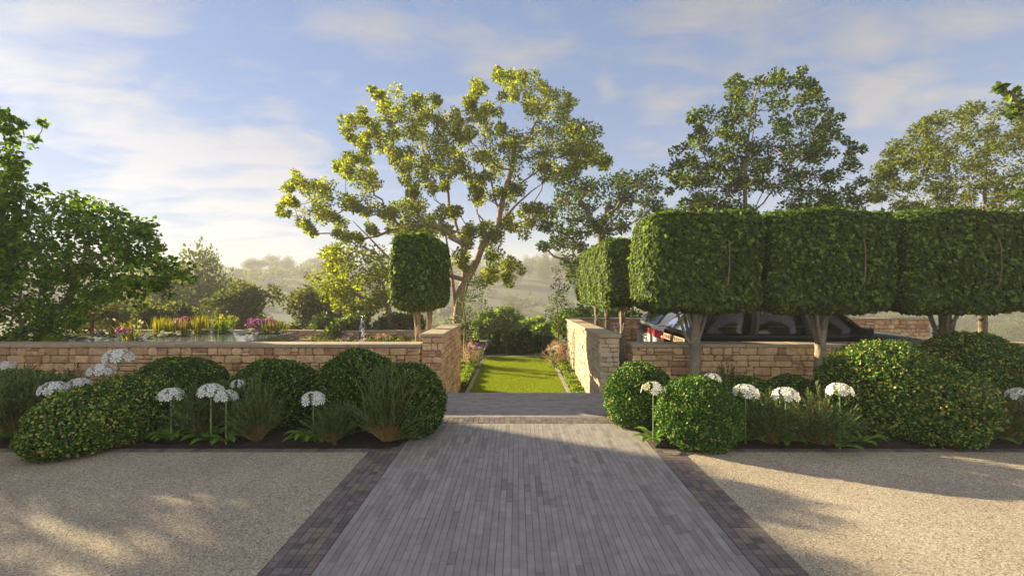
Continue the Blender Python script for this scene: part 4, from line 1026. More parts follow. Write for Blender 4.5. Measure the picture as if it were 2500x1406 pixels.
def phlox(px, py, d, dia, base, lab, m, n=9, seed=1, group='pink and purple phlox heads', nf=3):
    r = random.Random(seed); s = FPX/d; c = P(px, py, d); root = empty('phlox', lab, 'flower', (c[0], d, base), group=group)
    st = MB(); hh = c[2]-base; Ps = []; Ds = []
    for i in range(n):
        q = np.array([r.uniform(-1, 1)*dia*.5, r.uniform(-.4, .4)*dia*.5, hh+r.uniform(-.38, .38)*dia*.6]); st.tube([(0, 0, 0), q*np.array([.5, .5, .7]), q], .005, 4)
        a = np.arange(26); u = rand_dirs(26); u[:, 2] = np.abs(u[:, 2]); Ps.append(q+u*dia*.11*np.array([1, 1, .6])); Ds.append(u+RNG.normal(0, .4, u.shape))
    st.build('stem', M['fstem'], root); Ps = np.concatenate(Ps); Ds = np.concatenate(Ds)
    V, F = leaves(Ps, np.cross(unit(Ds), rand_dirs(len(Ps))), Ds, dia*.11, 'petal', 1.1); obj('petals', mesh_np('petals', V, [F]), M[m], root)
    V, F = leaves(RNG.uniform(-1, 1, (40, 3))*np.array([dia*.3, dia*.3, hh*.5])+np.array([0, 0, hh*.45]), RNG.normal(size=(40, 3))+np.array([0, 0, .8]), rand_dirs(40), .10, 'oval', .6); obj('foliage', mesh_np('foliage', V, [F]), M['lav'], root)
phlox(445, 788, 12.1, .52, PZ, 'left pink phlox head standing above the pond reeds', 'purple', 12, 1)
phlox(632, 790, 12.1, .60, PZ, 'right pink phlox head standing above the pond reeds', 'purple', 14, 2)
phlox(302, 808, 10.3, .34, LZ, 'purple phlox between the pink-brown grass and the pond', 'purple', 8, 3)
phlox(95, 803, 10.5, .30, LZ, 'purple phlox glimpsed under the spreading tree', 'purple', 6, 4)
# white water flowers as individual blooms
wl = MB()
def bloom_me():
    n = 12; a = np.arange(n)*2.4; d = np.stack([np.cos(a), np.sin(a), .9+.5*(np.arange(n) % 3)], 1); V, F = leaves(d*.01, d, rand_dirs(n), np.full(n, .075), 'oval', 1.0); return mesh_np('water_flower', V, [F])
BL = bloom_me(); i = 0
for (xa, xb, yy, d, k) in ((335, 440, 814, 11.2, 22), (560, 640, 806, 12.1, 20), (480, 520, 806, 12.1, 6), (640, 690, 806, 12.0, 8)):
    for j in range(k):
        px = RNG.uniform(xa, xb); dd = d+RNG.uniform(-.25, .25); o = obj('water_flower', BL, M['whitef'], loc=tuple([*(P(px, yy, dd)[:2]), PZ+.01+RNG.uniform(0, .06)]), rz=RNG.uniform(0, 6))
        s = RNG.uniform(.45, .8); o.scale = (s, s, s)
        tag(o, 'small white water flower floating on the pond, %s' % {335: 'between the left reeds and the front', 560: 'left of and below the right pink phlox', 480: 'below the middle reed clumps', 640: 'below the right pink phlox and its reeds'}[xa], 'flower', 'white flowers floating on the pond')

# mosaic sculpture
sx_, sd = 885, 9.6
c = P(sx_, 703, sd); sr = empty('mosaic_sculpture', 'tall pointed teardrop sculpture of small mirrored metal pieces behind the left low wall', 'sculpture', (c[0], sd, LZ))
h0 = H-(770-CY)/FPX*sd-LZ; prof = [(.02, 0), (.13, .0), (.13, .08)]
b = MB(); b.box(-.16, .16, -.16, .16, 0, .12, .01); b.build('base', M['coping'], sr)
def prad(t): return .102*(math.sin(min(1, t/.42)*math.pi/2)**.6 if t < .42 else max(0, 1-((t-.42)/.58)**2.1))
b = MB(); b.lathe([(max(prad(t)*.86, .001), .12+t*(h0-.12)) for t in np.linspace(0, 1, 26)], n=16); b.build('core', M['core'], sr, True)
til = []; rows = 44
V = []; F = []
for i in range(rows):
    t = (i+.5)/rows; r_ = prad(t); nn = max(4, int(2*math.pi*r_/.032)); z = .12+t*(h0-.12)
    slope = (prad(min(1, t+.02))-prad(t-.02))/(.04*(h0-.12))
    for j in range(nn):
        a = 2*math.pi*(j+.5*(i % 2))/nn; nr = np.array([math.cos(a), math.sin(a), -slope])+RNG.normal(0, .12, 3); nr /= np.linalg.norm(nr)
        cc = np.array([r_*math.cos(a), r_*math.sin(a), z]); u = unit(np.cross([0, 0, 1.], nr)); w = np.cross(nr, u); hw, hh2 = math.pi*r_/nn*.86, (h0-.12)/rows*.45
        k0 = len(V); V += [cc-u*hw-w*hh2, cc+u*hw-w*hh2, cc+u*hw+w*hh2, cc-u*hw+w*hh2]; F.append((k0, k0+1, k0+2, k0+3))
M['mosaic'] = pmat('mirror_pieces', (.7, .7, .7), .15, metal=1.0, island=[(0, (.10, .11, .14)), (.4, (.30, .33, .42)), (.75, (.62, .64, .68)), (1, (.34, .27, .15))])
obj('mirror_pieces', mesh_np('mirror_pieces', np.array(V), [np.array(F)]), M['mosaic'], sr)

# ------------------------------------------------------------------ lawn and border planting
def blades(name, x0, x1, y0, y1, n, h, m, z, lab, cat, lean=.5, w=.006):
    p = np.stack([RNG.uniform(x0, x1, n), RNG.uniform(y0, y1, n), np.full(n, z)], 1); d = RNG.normal(0, lean, (n, 3)); d[:, 2] = 1
    V, F = leaves(p, d, RNG.normal(size=(n, 3)), h*RNG.uniform(.5, 1.1, n), 'needle', w/h*8)
    return tag(obj(name, mesh_np(name, V, [F]), M[m]), lab, cat, kind='stuff')
blades('lawn_grass', -.95, 1.0, 8.45, 14.35, 90000, .035, 'grass', LZ+.01, 'short mown bright green grass of the lawn between the walls', 'grass', .7)
def cover(name, x0, x1, y0, y1, n, m, lab, size=.05, hgt=.14, cat='ground cover'):
    x = RNG.uniform(x0, x1, n); y = RNG.uniform(y0, y1, n); hh = hgt*(.5+.5*np.abs(np.sin(x*7)*np.cos(y*5)))*RNG.random(n)**.5; p = np.stack([x, y, LZ+hh], 1)
    V, F = leaves(p, RNG.normal(0, .5, (n, 3))+np.array([0, 0, .8]), rand_dirs(n)+np.array([0, 0, .6]), size*RNG.uniform(.6, 1.3, n), 'oval', .8)
    return tag(obj(name, mesh_np(name, V, [F]), M[m]), lab, cat, kind='stuff')
cover('ground_cover', -1.9, -1.06, 9.9, 13.0, 26000, 'gcover', 'yellow-green ground cover between the left wall and the lawn')
cover('ground_cover', 1.1, 1.42, 9.0, 13.3, 12000, 'gcover', 'yellow-green ground cover along the right edge of the lawn', hgt=.13)
cover('border_flowers', -5.3, -2.8, 8.2, 10.8, 14000, 'tree_far', 'low green planting behind the left low wall left of the sculpture', .06, .3, 'ground cover')
cover('border_flowers', -16, -2.0, 14.6, 16.6, 14000, 'tree_far', 'mixed low planting in front of the far brown wall', .1, .45, 'ground cover')
for i, (px, py, d, dia, lab, mm_) in enumerate(((1172, 846, 12.3, .34, 'violet flower cushion at the far left corner of the lawn', 'violet'), (1150, 852, 11.9, .26, 'small violet flower cushion left of the lawn beside the pink grass', 'violet'),
      (1352, 850, 12.3, .26, 'white-flowered cushion at the right side of the lawn', 'whitef'), (1037, 900, 8.2, .22, 'purple flowers glimpsed in the gap between the left low wall and the entrance wall', 'violet'),
      (1517, 880, 8.0, .22, 'violet flowers glimpsed in the gap between the right entrance wall and the low wall', 'violet'), (1512, 795, 10.4, .3, 'violet flowers at the foot of the hedge stems beside the white car', 'violet'),
      (850, 828, 15.5, .5, 'violet flower cushion in front of the far brown wall', 'violet'), (935, 822, 15.5, .4, 'pinkish flower cushion in front of the far brown wall', 'pink'))):
    phlox(px, py, d, dia, LZ, lab, mm_, 9, 80+i, 'flower cushions in the borders')

# ------------------------------------------------------------------ background shrubs and trees
def bush(name, lab, px, top, w, d, m, n, leaf, zb=None, group=None, cat='shrub', seed=1, core=True):
    s = FPX/d; x = (px-CX)/s; zt = H-(top-CY)/s; r = w/2/s
    zb = terrain_h(np.array([x]), np.array([d]))[0]-.1 if zb is None else zb
    hh = zt-zb; root = empty(name, lab, cat, (x, d, zb), group=group); C = []; R = []
    rg = np.random.default_rng(seed); kk = max(14, int(30*hh/(r*2))); kk = min(kk, 60)
    for i in range(kk):
        u = rg.normal(size=3); u /= np.linalg.norm(u); f = rg.uniform(.45, .92); C.append((u[0]*r*f, u[1]*r*f*.9, hh*.52+u[2]*hh*.46*f)); R.append(min(r, hh)*.30)
    C = np.array(C); R = np.array(R); st = MB(); st.tube([(0, 0, 0), (0, 0, hh*.4), (r*.1, 0, hh*.75)], [r*.09, r*.07, r*.03], 6)
    for i in range(0, kk, 3): st.tube([(0, 0, hh*.25), C[i]*.5+np.array([0, 0, hh*.1]), C[i]], [r*.04, r*.03, r*.01], 4)
    st.build('trunk', M['bark'], root)
    V, F = crown_leaves(C, R, max(4, n//kk), leaf, 'oval', .9); obj('crown', mesh_np('crown', V, [F]), M[m], root)
    return root
GB = 'shrubs beyond the garden'
for i, a in enumerate((
    ('dark_bush', 'wide dark bush closing the far end of the lawn', 1240, 806, 170, 15.4, 'tree_dark', 9000, .09),
    ('dark_bush', 'lower dark bush at the far right end of the lawn', 1318, 818, 90, 15.8, 'tree_dark', 4500, .09),
    ('light_bush', 'pale green pointed bush beyond the lawn, left one with the tallest tip', 1232, 738, 70, 26, 'conifer', 3000, .18),
    ('light_bush', 'pale green bush beyond the lawn at the left behind the dark bush', 1188, 762, 70, 25, 'conifer', 2600, .18),
    ('light_bush', 'pale green bush beyond the lawn at the right behind the dark bush', 1300, 776, 110, 24, 'conifer', 3200, .18),
    ('light_bush', 'pale green bush in the middle beyond the lawn, behind the dark bush', 1258, 765, 90, 25.5, 'conifer', 2600, .18),
    ('background_bush', 'grey-green bush behind the pond, below the big hazy trees', 590, 685, 190, 26, 'tree_far', 9000, .17),
    ('background_bush', 'low bush behind the pond under the spreading tree', 320, 735, 190, 21, 'tree_far', 7000, .14),
    ('background_bush', 'low bush behind the pond reeds', 440, 752, 210, 20, 'tree_far', 7500, .13),
    ('background_bush', 'dark bush behind the right pond phlox', 685, 776, 90, 18.5, 'tree_dark', 3500, .11),
    ('background_bush', 'olive bush left of the mosaic sculpture', 800, 680, 190, 23, 'tree_far', 9000, .15),
    ('background_bush', 'dark low bush directly behind the mosaic sculpture', 870, 760, 260, 18.5, 'tree_dark', 9000, .11),
    ('background_bush', 'bush behind the left hedge stems', 985, 760, 120, 19.5, 'tree_dark', 3000, .14),
    ('background_bush', 'dark bush behind the slim tree left of the lawn', 1120, 800, 90, 17.5, 'tree_dark', 2600, .13),
    ('background_bush', 'bush behind the slim tree right of the lawn', 1400, 740, 110, 20, 'tree_lime', 2600, .15),
    ('background_bush', 'green bush behind the right entrance wall and hedge stems', 1500, 735, 160, 21, 'tree_dark', 3000, .16),
    )): bush(*a, group=GB, seed=200+i)
# hazy trees down the valley
proto = []
def far_me(seed, tall=1.0):
    rg = np.random.default_rng(seed); C = []; R = []
    for i in range(34):
        u = rg.normal(size=3); u /= np.linalg.norm(u); f = rg.uniform(.35, .8); C.append((u[0]*.5*f*1.1, u[1]*.5*f*1.1, .52+u[2]*.50*f)); R.append(.17)
    V, F = crown_leaves(np.array(C), np.array(R), 190, .032, 'oval', .9)
    t = MB(); t.tube([(0, 0, -.1), (.01, 0, .3), (0, .01, .7)], [.035, .028, .012], 6, wob=.05)
    for i in range(5): t.tube([(0, 0, .25), C[i*3]], [.015, .006], 4)
    return mesh_np('crown', V, [F]), t.mesh('trunk')
FM = [far_me(300+i) for i in range(3)]
def far_tree(px, top, w, d, lab, i, m='tree_far'):
    s = FPX/d; x = (px-CX)/s; zb = terrain_h(np.array([x]), np.array([d]))[0]; zt = H-(top-CY)/s; hh = zt-zb
    root = empty('valley_tree', lab, 'tree', (x, d, zb), rz=i*1.7, group='hazy trees down the valley')
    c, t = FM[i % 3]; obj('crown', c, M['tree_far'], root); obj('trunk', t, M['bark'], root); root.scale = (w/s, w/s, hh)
far_tree(440, 596, 250, 40, 'tallest hazy tree left of centre, behind the tip of the spreading tree', 0)
far_tree(392, 630, 170, 37, 'hazy tree half hidden by the tip of the spreading tree, left of the tallest one', 2)
far_tree(480, 612, 170, 42, 'hazy tree overlapping the right flank of the tallest one', 0)
far_tree(530, 636, 190, 44, 'hazy tree just right of the tallest one in the left distance', 1)
far_tree(350, 640, 150, 48, 'hazy tree mostly behind the spreading tree', 2)
far_tree(570, 662, 130, 55, 'lower hazy tree at the right end of the left distant group', 2)
WH = [(x, y) for x, y in ((585, 655), (617, 626), (663, 620), (700, 625), (735, 650), (775, 626), (808, 634), (840, 622), (560, 665))]
for i, (px, py) in enumerate(WH):
    far_tree(px, py, 46+8*(i % 3), 215+10*(i % 4), ('far round tree on the left hazy ridge, %s' % ('left of the paired crowns', 'left one of the paired crowns', 'right one of the paired crowns', 'just right of the paired crowns', 'in the dip of the ridge', 'first above the olive bush', 'second above the olive bush', 'nearest the clipped hedge pair', 'at the far left of the ridge')[i]), i)
rg = np.random.default_rng(77); k_ = 0
side = {0: 'left valley slope', 1: 'middle valley slope', 2: 'right valley slope'}
for i in range(44):
    px = rg.uniform(-100, 2500); d = rg.uniform(70, 270)
    if 700 < px < 1130 and i % 2: continue
    s = FPX/d; x = (px-CX)/s; zb = terrain_h(np.array([x]), np.array([d]))[0]; hgt = rg.uniform(6, 11); top = CY-(zb+hgt-H)*s
    lo = 575 if px > 1150 else 640
    if top < lo: continue
    o = far_tree(px, top, rg.uniform(7, 12)*s, d, 'hazy round %s tree on the %s beyond the garden' % ('near' if d < 120 else 'mid-distance' if d < 190 else 'far', 'left valley slope' if px < 700 else 'middle valley slope' if px < 1700 else 'right valley slope'), i)
for i, (px, py) in enumerate(((1215, 640), (1250, 632), (1290, 622), (1325, 610), (1365, 605), (1400, 612), (1180, 648), (1440, 600))):
    far_tree(px, py, 60, 190+10*(i % 3), '%s far tree from the left on the hazy ridge seen above the lawn' % ('second', 'third', 'fourth', 'fifth', 'sixth', 'seventh', 'first', 'eighth')[i], i)
bush('dark_conifer', 'dark slim trunk-like conifer behind the third hedge stem', 2303, 775, 40, 15.5, 'tree_dark', 1500, .1, zb=-1.0, cat='tree', seed=250)

# far-off woodland on the hillsides, one mass
C = []; R = []
for i in range(900):
    px = rg.uniform(-200, 2700); d = rg.uniform(85, 290); x = (px-CX)/FPX*d; zb = terrain_h(np.array([x]), np.array([d]))[0]
    if math.sin(x*.045+1.3)*math.cos(d*.05+x*.02) < -.35: continue
    hh = rg.uniform(2.5, 4.6)
    for q in range(3): C.append((x+rg.normal(0, 1.6), d+rg.normal(0, 1.6), zb+hh*rg.uniform(.25, .85))); R.append(hh*.55)
V, F = crown_leaves(np.array(C), np.array(R), 30, 1.25, 'oval', .9)
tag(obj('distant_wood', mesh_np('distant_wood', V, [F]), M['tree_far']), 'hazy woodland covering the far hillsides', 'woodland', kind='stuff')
# ------------------------------------------------------------------ cars
def paint(name, col, rough=.18, spec=.5):
    return pmat(name, col, rough, spec=spec, coat=1.0)
M['black'] = pmat('black_paint', (.003, .003, .0035), .22, spec=.25)
M['white'] = pmat('white_paint', (.84, .85, .87), .35, spec=.4, coat=.25)
M['trim'] = pmat('black_trim', (.008, .008, .008), .4)
M['bronze'] = pmat('bronze_band', (.36, .27, .18), .45, metal=.5)
M['chrome'] = pmat('chrome', (.75, .75, .76), .12, metal=1.0)
M['rubber'] = pmat('rubber', (.012, .012, .012), .8)
M['lampred'] = pmat('red_lamp', (.55, .012, .010), .18, coat=1.0)
M['lampdark'] = pmat('dark_lamp', (.16, .008, .02), .15, coat=1.0)
M['lampwhite'] = pmat('clear_lamp', (.75, .66, .62), .2, coat=1.0)
M['seatc'] = pmat('car_seat', (.03, .03, .03), .7)
m, N, L = mat('car_glass'); out = N.new('ShaderNodeOutputMaterial'); t = N.new('ShaderNodeBsdfTransparent'); g = N.new('ShaderNodeBsdfGlossy'); mx = N.new('ShaderNodeMixShader'); fr = N.new('ShaderNodeLayerWeight'); fr.inputs[0].default_value = .12
t.inputs[0].default_value = (.40, .44, .43, 1); g.inputs['Roughness'].default_value = .03; g.inputs[0].default_value = (.9, .9, .9, 1)
mr = N.new('ShaderNodeMapRange'); L.new(fr.outputs['Fresnel'], mr.inputs[0]); mr.inputs[3].default_value = .035; mr.inputs[4].default_value = 1
L.new(mr.outputs[0], mx.inputs[0]); L.new(t.outputs[0], mx.inputs[1]); L.new(g.outputs[0], mx.inputs[2]); L.new(mx.outputs[0], out.inputs[0]); M['glass'] = m
m, N, L = mat('dark_glass'); out = N.new('ShaderNodeOutputMaterial'); pb = N.new('ShaderNodeBsdfPrincipled'); L.new(pb.outputs[0], out.inputs[0]); pb.inputs['Base Color'].default_value = (.006, .007, .007, 1); pb.inputs['Roughness'].default_value = .04; pb.inputs['Specular IOR Level'].default_value = .8; M['darkglass'] = m

def make_car(label, loc, Lc, W, body, belt, roof, hood, cowl, xs_b, xs_r, spoiler, tail, text=None, dp=.17):
    """x runs from the tail (0) to the nose (Lc); xs_b / xs_r: pillar positions at belt and roof"""
    root = empty('parked_car', label, 'car', loc); w = W/2
    # lower body: lofted sections
    xs = [0, .03, .12, .35, .9, 1.6, 2.4, cowl-.1, cowl, cowl+.35, Lc-.75, Lc-.32, Lc-.08, Lc]
    def wid(x): return w*(.76+.24*min(1, x/.35)**.45) if x < .35 else w*(1-.20*max(0, (x-(Lc-.75))/.75)**1.8)
    def top(x):
        if x < cowl: return belt+(-.02 if x < .05 else 0)
        t = (x-cowl)/(Lc-cowl); return belt+.02+(hood-belt-.02)*t**.8-(0.22*max(0, (t-.9)/.1)**1.5)
    V = []; n = 9
    for x in xs:
        ww, tp = wid(x), top(x); zb = .24 if .2 < x < Lc-.2 else .34
        side = [(0, zb), (ww*.86, zb), (ww*.97, zb+.12), (ww, .62), (ww*.995, .86), (ww*.965, tp-.03), (ww*.90, tp+.005), (ww*.45, tp+.045), (0, tp+.055)]
        V += [(x, -a, b_) for a, b_ in side]+[(x, a, b_) for a, b_ in side[::-1]]
    m_ = 18; Qd = []
    for i in range(len(xs)-1):
        for k2 in range(m_-1): Qd.append((i*m_+k2, i*m_+k2+1, (i+1)*m_+k2+1, (i+1)*m_+k2))
    for base, fl in ((0, 1), ((len(xs)-1)*m_, 0)):
        for k2 in range(8): q = (base+k2, base+k2+1, base+16-k2, base+17-k2); Qd.append(q[::-1] if not fl else q)
    me = mesh_np('body', np.array(V), [np.array(Qd)], smooth=True)
    bo = obj('body', me, M[body], root)
    wb, wr = w*.93, w*.74
    def S(sgn, xb, xr, v, off=0.0):
        c = .035*math.sin(math.pi*v); return np.array([xb+(xr-xb)*v, sgn*(wb+(wr-wb)*v+c+off), belt+(roof-.04-belt)*v])
    def panel(name, mt, sgn, a, b2, v0=0.0, v1=1.0, off=0.0, th=.012):
        mb = MB(); k3 = 7; pts = []
        for o_ in (off, off-th):
            for i in range(k3):
                v = v0+(v1-v0)*i/(k3-1)
                pts += [S(sgn, xs_b[a[0]]+a[1], xs_r[a[0]]+a[1], v, o_), S(sgn, xs_b[b2[0]]+b2[1], xs_r[b2[0]]+b2[1], v, o_)]
        q = []
        for i in range(k3-1): q += [(2*i, 2*i+1, 2*i+3, 2*i+2), (2*k3+2*i, 2*k3+2*i+2, 2*k3+2*i+3, 2*k3+2*i+1), (2*i, 2*i+2, 2*k3+2*i+2, 2*k3+2*i), (2*i+1, 2*k3+2*i+1, 2*k3+2*i+3, 2*i+3)]
        mb.add(pts, q); return mb.build(name, M[mt], root, True)
    np_ = len(xs_b)   # rear post, posts..., windscreen post
    for sgn in (-1, 1):
        for i in range(np_-1):
            pr_, pf = (dp-.06 if i == 0 else .06), (.05 if i == np_-2 else .06)
            panel('window', 'glass', sgn, (i, pr_), (i+1, -pf), .03, .90)
        for i in range(np_):
            hw = (.0, dp) if i == 0 else (.08, .08) if i < np_-1 else (.07, .04)
            panel('pillar', body if (i in (0, np_-1)) else 'trim', sgn, (i, -hw[0]), (i, hw[1]), 0, 1, .006, .03)
    # roof
    mb = MB(); V = []; xr0, xr1 = xs_r[0]-.05, xs_r[-1]+.02; K = 9
    for i in range(K):
        t = i/(K-1); x = xr0+(xr1-xr0)*t; cr = .035*math.sin(math.pi*t)
        for j, (f, dz) in enumerate(((-1, -.05), (-.93, -.005), (-.5, .02), (0, .03), (.5, .02), (.93, -.005), (1, -.05))): V.append((x, f*(wr+.035), roof-.01+dz+cr))
    q = [(i*7+j, i*7+j+1, (i+1)*7+j+1, (i+1)*7+j) for i in range(K-1) for j in range(6)]; V = np.array(V); n0 = len(V); mb.add(np.concatenate([V, V-np.array([0, 0, .035])]), q+[tuple(n0+a for a in f[::-1]) for f in q]); mb.build('roof', M[body], root, True)
    # windscreen and rear window
    def pane(name, mt, xb, xr, v0, v1, dx, f=.95):
        mb = MB(); pts = []
        for o_ in (0, dx):
            for v in np.linspace(v0, v1, 5):
                yy = (wb+(wr-wb)*v)*f; z = belt+.03+(roof-.05-belt)*v
                for t in (-1, -.5, 0, .5, 1): pts.append((xb+(xr-xb)*v+o_-(.06 if dx > 0 else -.06)*(1-t*t), yy*t, z))
        q = [(i*5+j, i*5+j+1, (i+1)*5+j+1, (i+1)*5+j) for i in range(4) for j in range(4)]; q += [tuple(25+a for a in f2[::-1]) for f2 in q]
        mb.add(pts, q); return mb.build(name, M[mt], root, True)
    pane('windscreen', 'glass', xs_b[-1]+.05, xs_r[-1]+.02, 0, .98, -.012)
    pane('rear_window', 'darkglass' if body == 'white' else 'glass', xs_b[0]-.02, xs_r[0]-.02, 0.02, .92, .012)
    b = MB(); b.box(xs_r[0]-spoiler, xs_r[0]+.06, -wr*.95, wr*.95, roof-.055, roof-.012, .012); b.build('spoiler', M['trim' if body == 'black' else 'black'], root)
    # tail
    for sgn in (-1, 1):
        if tail == 'bar':
            b = MB(); b.box(-.022, .30, sgn*(w*.87) - .145*(1 if sgn > 0 else 0)-(0 if sgn > 0 else -.0), sgn*(w*.87)+.145*(0 if sgn > 0 else 1), .885, 1.00, .012)
            lp = b.build('tail_light', M['lampred'], root)
            b = MB(); b.box(-.030, -.020, sgn*(w*.87)-.12*(1 if sgn > 0 else 0), sgn*(w*.87)+.12*(0 if sgn > 0 else 1), .95, .978, .004); b.build('reversing_lamp', M['lampwhite'], lp)
        else:
            b = MB(); ya, yb = sgn*w*.46, sgn*w*.885
            z0, z1 = .90, 1.09; pts = [(-.012, ya, z0+.07), (-.012, ya, z1), (-.006, sgn*w*.70, z0+.03), (-.006, sgn*w*.70, z1-.004), (.045, yb, z0-.02), (.045, yb, z1-.01)]
            pts2 = [(p[0]+.05, p[1], p[2]) for p in pts]; q = [(0, 2, 3, 1), (2, 4, 5, 3), (0, 1, 3, 2)]
            b.add(pts+pts2, [(0, 2, 3, 1), (2, 4, 5, 3), (0, 6, 8, 2), (2, 8, 10, 4), (1, 3, 9, 7), (3, 5, 11, 9), (0, 1, 7, 6)]); lp = b.build('tail_light', M['lampred'], root)
            b = MB(); y2 = sgn*(w*.995+.006); b.add([(.045, yb, z0-.02), (.045, yb, z1-.01), (.20, y2, z1-.05), (.34, y2, z0-.03), (.18, y2, z0-.03)], [(0, 1, 2, 4)], [(4, 2, 3)]); b.build('side_lens', M['lampdark'], lp)
    if tail == 'bar':
        b = MB(); b.box(-.022, -.005, -w*.70, w*.70, .94, 1.075, .006); bd = b.build('tailgate_band', M['bronze'], root)
        cu = bpy.data.curves.new('lettering', 'FONT'); cu.body = text; cu.size = .105; cu.extrude = .003; cu.align_x = 'CENTER'; cu.align_y = 'CENTER'; cu.space_character = 1.9
        to = bpy.data.objects.new('tmp', cu); COL.objects.link(to); bpy.context.view_layer.update()
        me2 = bpy.data.meshes.new_from_object(to.evaluated_get(bpy.context.evaluated_depsgraph_get())); bpy.data.objects.remove(to)
        lo = obj('lettering', me2, M['trim'], bd, loc=(-.026, 0, 1.008)); lo.rotation_euler = (math.radians(90), 0, math.radians(-90))
        b = MB(); b.lathe([(.035, 0), (.045, .006), (.055, 0)], n=20); rg_ = b.build('round_badge', M['chrome'], root, loc=(-.024, -.50, .87)); rg_.rotation_euler = (0, math.radians(-90), 0)
        b = MB(); b.box(-.028, -.018, -.26, .26, .50, .62, .004); b.build('number_plate', pmat('plate', (.6, .55, .2), .5), root)
        b = MB(); b.box(.30, .75, -w-.002, -w+.02, .78, .80, .003); b.build('side_moulding', M['chrome'], root)
    else:
        b = MB(); b.tube([(-.02, -.30, .80), (-.034, 0, .80), (-.02, .30, .80)], .012, 6); b.build('tailgate_handle', M['trim'], root)
        b = MB(); b.lathe([(.001, .01), (.05, .008), (.055, 0)], n=18); rg_ = b.build('round_badge', M['chrome'], root, loc=(-.018, 0, .93)); rg_.rotation_euler = (0, math.radians(-90), 0)
        b = MB(); b.box(-.028, -.018, -.26, .26, .56, .67, .004); b.build('number_plate', pmat('plate', (.6, .55, .2), .5), root)
    b = MB(); b.box(-.07, .12, -w*.86, w*.86, .33, .60, .04); b.build('rear_bumper', M[body], root)
    for sgn in (-1, 1):
        b = MB(); b.box(cowl-.35, cowl-.13, sgn*(w+.02)-.0 if sgn > 0 else sgn*(w+.20), sgn*(w+.20) if sgn > 0 else sgn*(w+.02), belt+.0, belt+.16, .03); b.tube([(cowl-.22, sgn*(w*.93), belt+.05), (cowl-.22, sgn*(w+.05), belt+.06)], .02, 6); b.build('wing_mirror', M[body], root)
        for wx in (.98, Lc-.98):
            wh = MB(); wh.lathe([(.21, -.11), (.33, -.11), (.365, -.08), (.365, .08), (.33, .11), (.21, .11)], n=28); wo = wh.build('wheel', M['rubber'], root, True, loc=(wx, sgn*(w-.10), .365)); wo.rotation_euler = (math.radians(90), 0, 0)
            rm = MB(); rm.lathe([(.22, .09*-sgn), (.21, .04*-sgn), (.05, .05*-sgn), (.001, .06*-sgn)], n=28)
            for s5 in range(5):
                a = s5*2*math.pi/5; rm.tube([(0, 0, -.07*sgn), (.21*math.cos(a), .21*math.sin(a), -.095*sgn)], [.03, .02], 5)
            rm.build('rim', M['chrome'], wo, True)
    for sx2 in (1.75, 2.75):
        for sgn in (-1, 1):
            b = MB(); b.box(sx2-.08, sx2+.08, sgn*.38-.24, sgn*.38+.24, .55, 1.16, .05); b.box(sx2-.06, sx2+.05, sgn*.38-.12, sgn*.38+.12, 1.18, 1.36, .03); b.build('seat', M['seatc'], root)
    return root
make_car('black car with a bronze tailgate band and black glass area, parked nearest the low wall', (3.44, 10.30, LZ), 5.0, 1.98, 'black', 1.18, 1.78, 1.05, 3.62,
         [.10, 1.28, 2.42, 3.55], [.62, 1.42, 2.30, 2.92], .16, 'bar', 'RANGE ROVER')
make_car('white car with angular red tail lights parked beyond the black car', (3.40, 12.62, LZ), 4.5, 1.84, 'white', 1.17, 1.68, 1.0, 3.25,
         [.12, 1.15, 2.15, 3.2], [.55, 1.25, 2.05, 2.6], .20, 'angular', dp=.55)

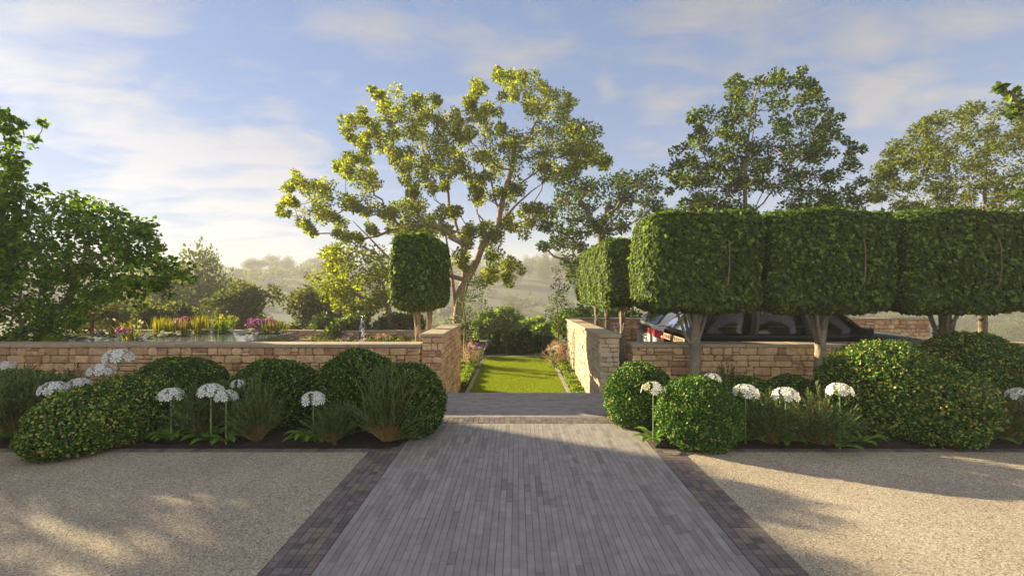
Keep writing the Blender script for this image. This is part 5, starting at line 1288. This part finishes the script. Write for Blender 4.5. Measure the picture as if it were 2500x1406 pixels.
# ------------------------------------------------------------------ unseen building added left of the view to shade the drive
hr = empty('shade_house', 'stone wing, unseen left of the drive, added to cast the long shadow', 'shade_house', (-16, 2, 0))
b = MB(); b.box(-12, 0, -12, 7.9, 0, 5.62); b.box(-12, -.05, 7.9, 10.3, 0, 2.6); b.build('wall', M['mortar'], hr)
st = MB(); face_mesh(st, (0, -12, 0), (0, 1, 0), (1, 0, 0), 19.9, 5.6, 91, hc=(.2, .35), wc=(.3, .8)); face_mesh(st, (-12, 7.9, 0), (1, 0, 0), (0, 1, 0), 12, 5.6, 92, hc=(.2, .35), wc=(.3, .8)); st.build('stonework', M['stone'], hr)
b = MB(); b.box(-.9, 0, 10.3, 12.1, 0, 5.8, .01); b.build('shadow_block', M['stone'], hr)  # solid block added to give the cast shadow its straight edge
b = MB(); b.add([(-12.1, -12.1, 5.62), (.12, -12.1, 5.62), (.12, 7.96, 5.62), (-12.1, 7.96, 5.62), (-6, -12.1, 6.2), (-6, 7.96, 6.2)], [(0, 4, 5, 3), (1, 2, 5, 4), (0, 3, 2, 1)], [(0, 1, 4), (3, 5, 2)]); b.build('roof', pmat('slate', (.08, .08, .085), .7, noise=.3, nscale=4), hr)
for wz in (1.0, 3.6):
    for wy in (-9, -5, -1, 3, 6.2):
        b = MB(); b.box(.02, .07, wy-.6, wy+.6, wz, wz+1.3, .01); fr_ = b.build('window', M['whitef'], hr); b = MB(); b.box(.072, .08, wy-.52, wy+.52, wz+.08, wz+1.22); b.build('pane', M['darkglass'], fr_)

cl = []; rd = []  # unseen tree, added and shaped to dapple the drive
GAPS = [(-2.66, 3.47, .30), (-3.0, 3.0, .42), (-1.45, 3.95, .15), (-.5, 3.83, .2), (.9, 3.75, .3)]   # boughs left out so that sun patches land on the drive here
while len(cl) < 120:
    u = rand_dirs(1)[0]*RNG.random()**.4; c = Vector((-14.5+u[0]*1.2, 10.4+u[1]*1.9, 3.7+u[2]*1.75)); g_ = c-SUNV*(c.z/SUNV.z)
    if any(math.hypot(g_.x-x, (g_.y-y)*1.6) < r+.22 for x, y, r in GAPS): continue
    cl.append(tuple(c)); rd.append(.32)
free_tree('dapple_tree', 'unseen leafy tree beside the stone wing, added to throw dappled shade on the drive', [(-14.4, 11.0, 0), (-14.4, 11.0, 1.6), (-14.3, 11.1, 3.6)], cl, rd, 130, .10, 'tree_lime', 'bark', .12, seed=77)
# ------------------------------------------------------------------ haze
if HAZE > 0:
    b = MB(); b.box(-562, 562, -42, 442, -18, 33)
    m = bpy.data.materials.new('haze'); m.use_nodes = True; nt = m.node_tree; nt.nodes.clear()
    out = nt.nodes.new('ShaderNodeOutputMaterial'); pv = nt.nodes.new('ShaderNodeVolumePrincipled'); pv.inputs['Color'].default_value = (.80, .79, .77, 1); pv.inputs['Density'].default_value = HAZE; pv.inputs['Anisotropy'].default_value = .0
    nt.links.new(pv.outputs[0], out.inputs['Volume']); o = b.build('haze', m); o['kind'] = 'stuff'; o['label'] = 'thin pale haze filling the valley air'
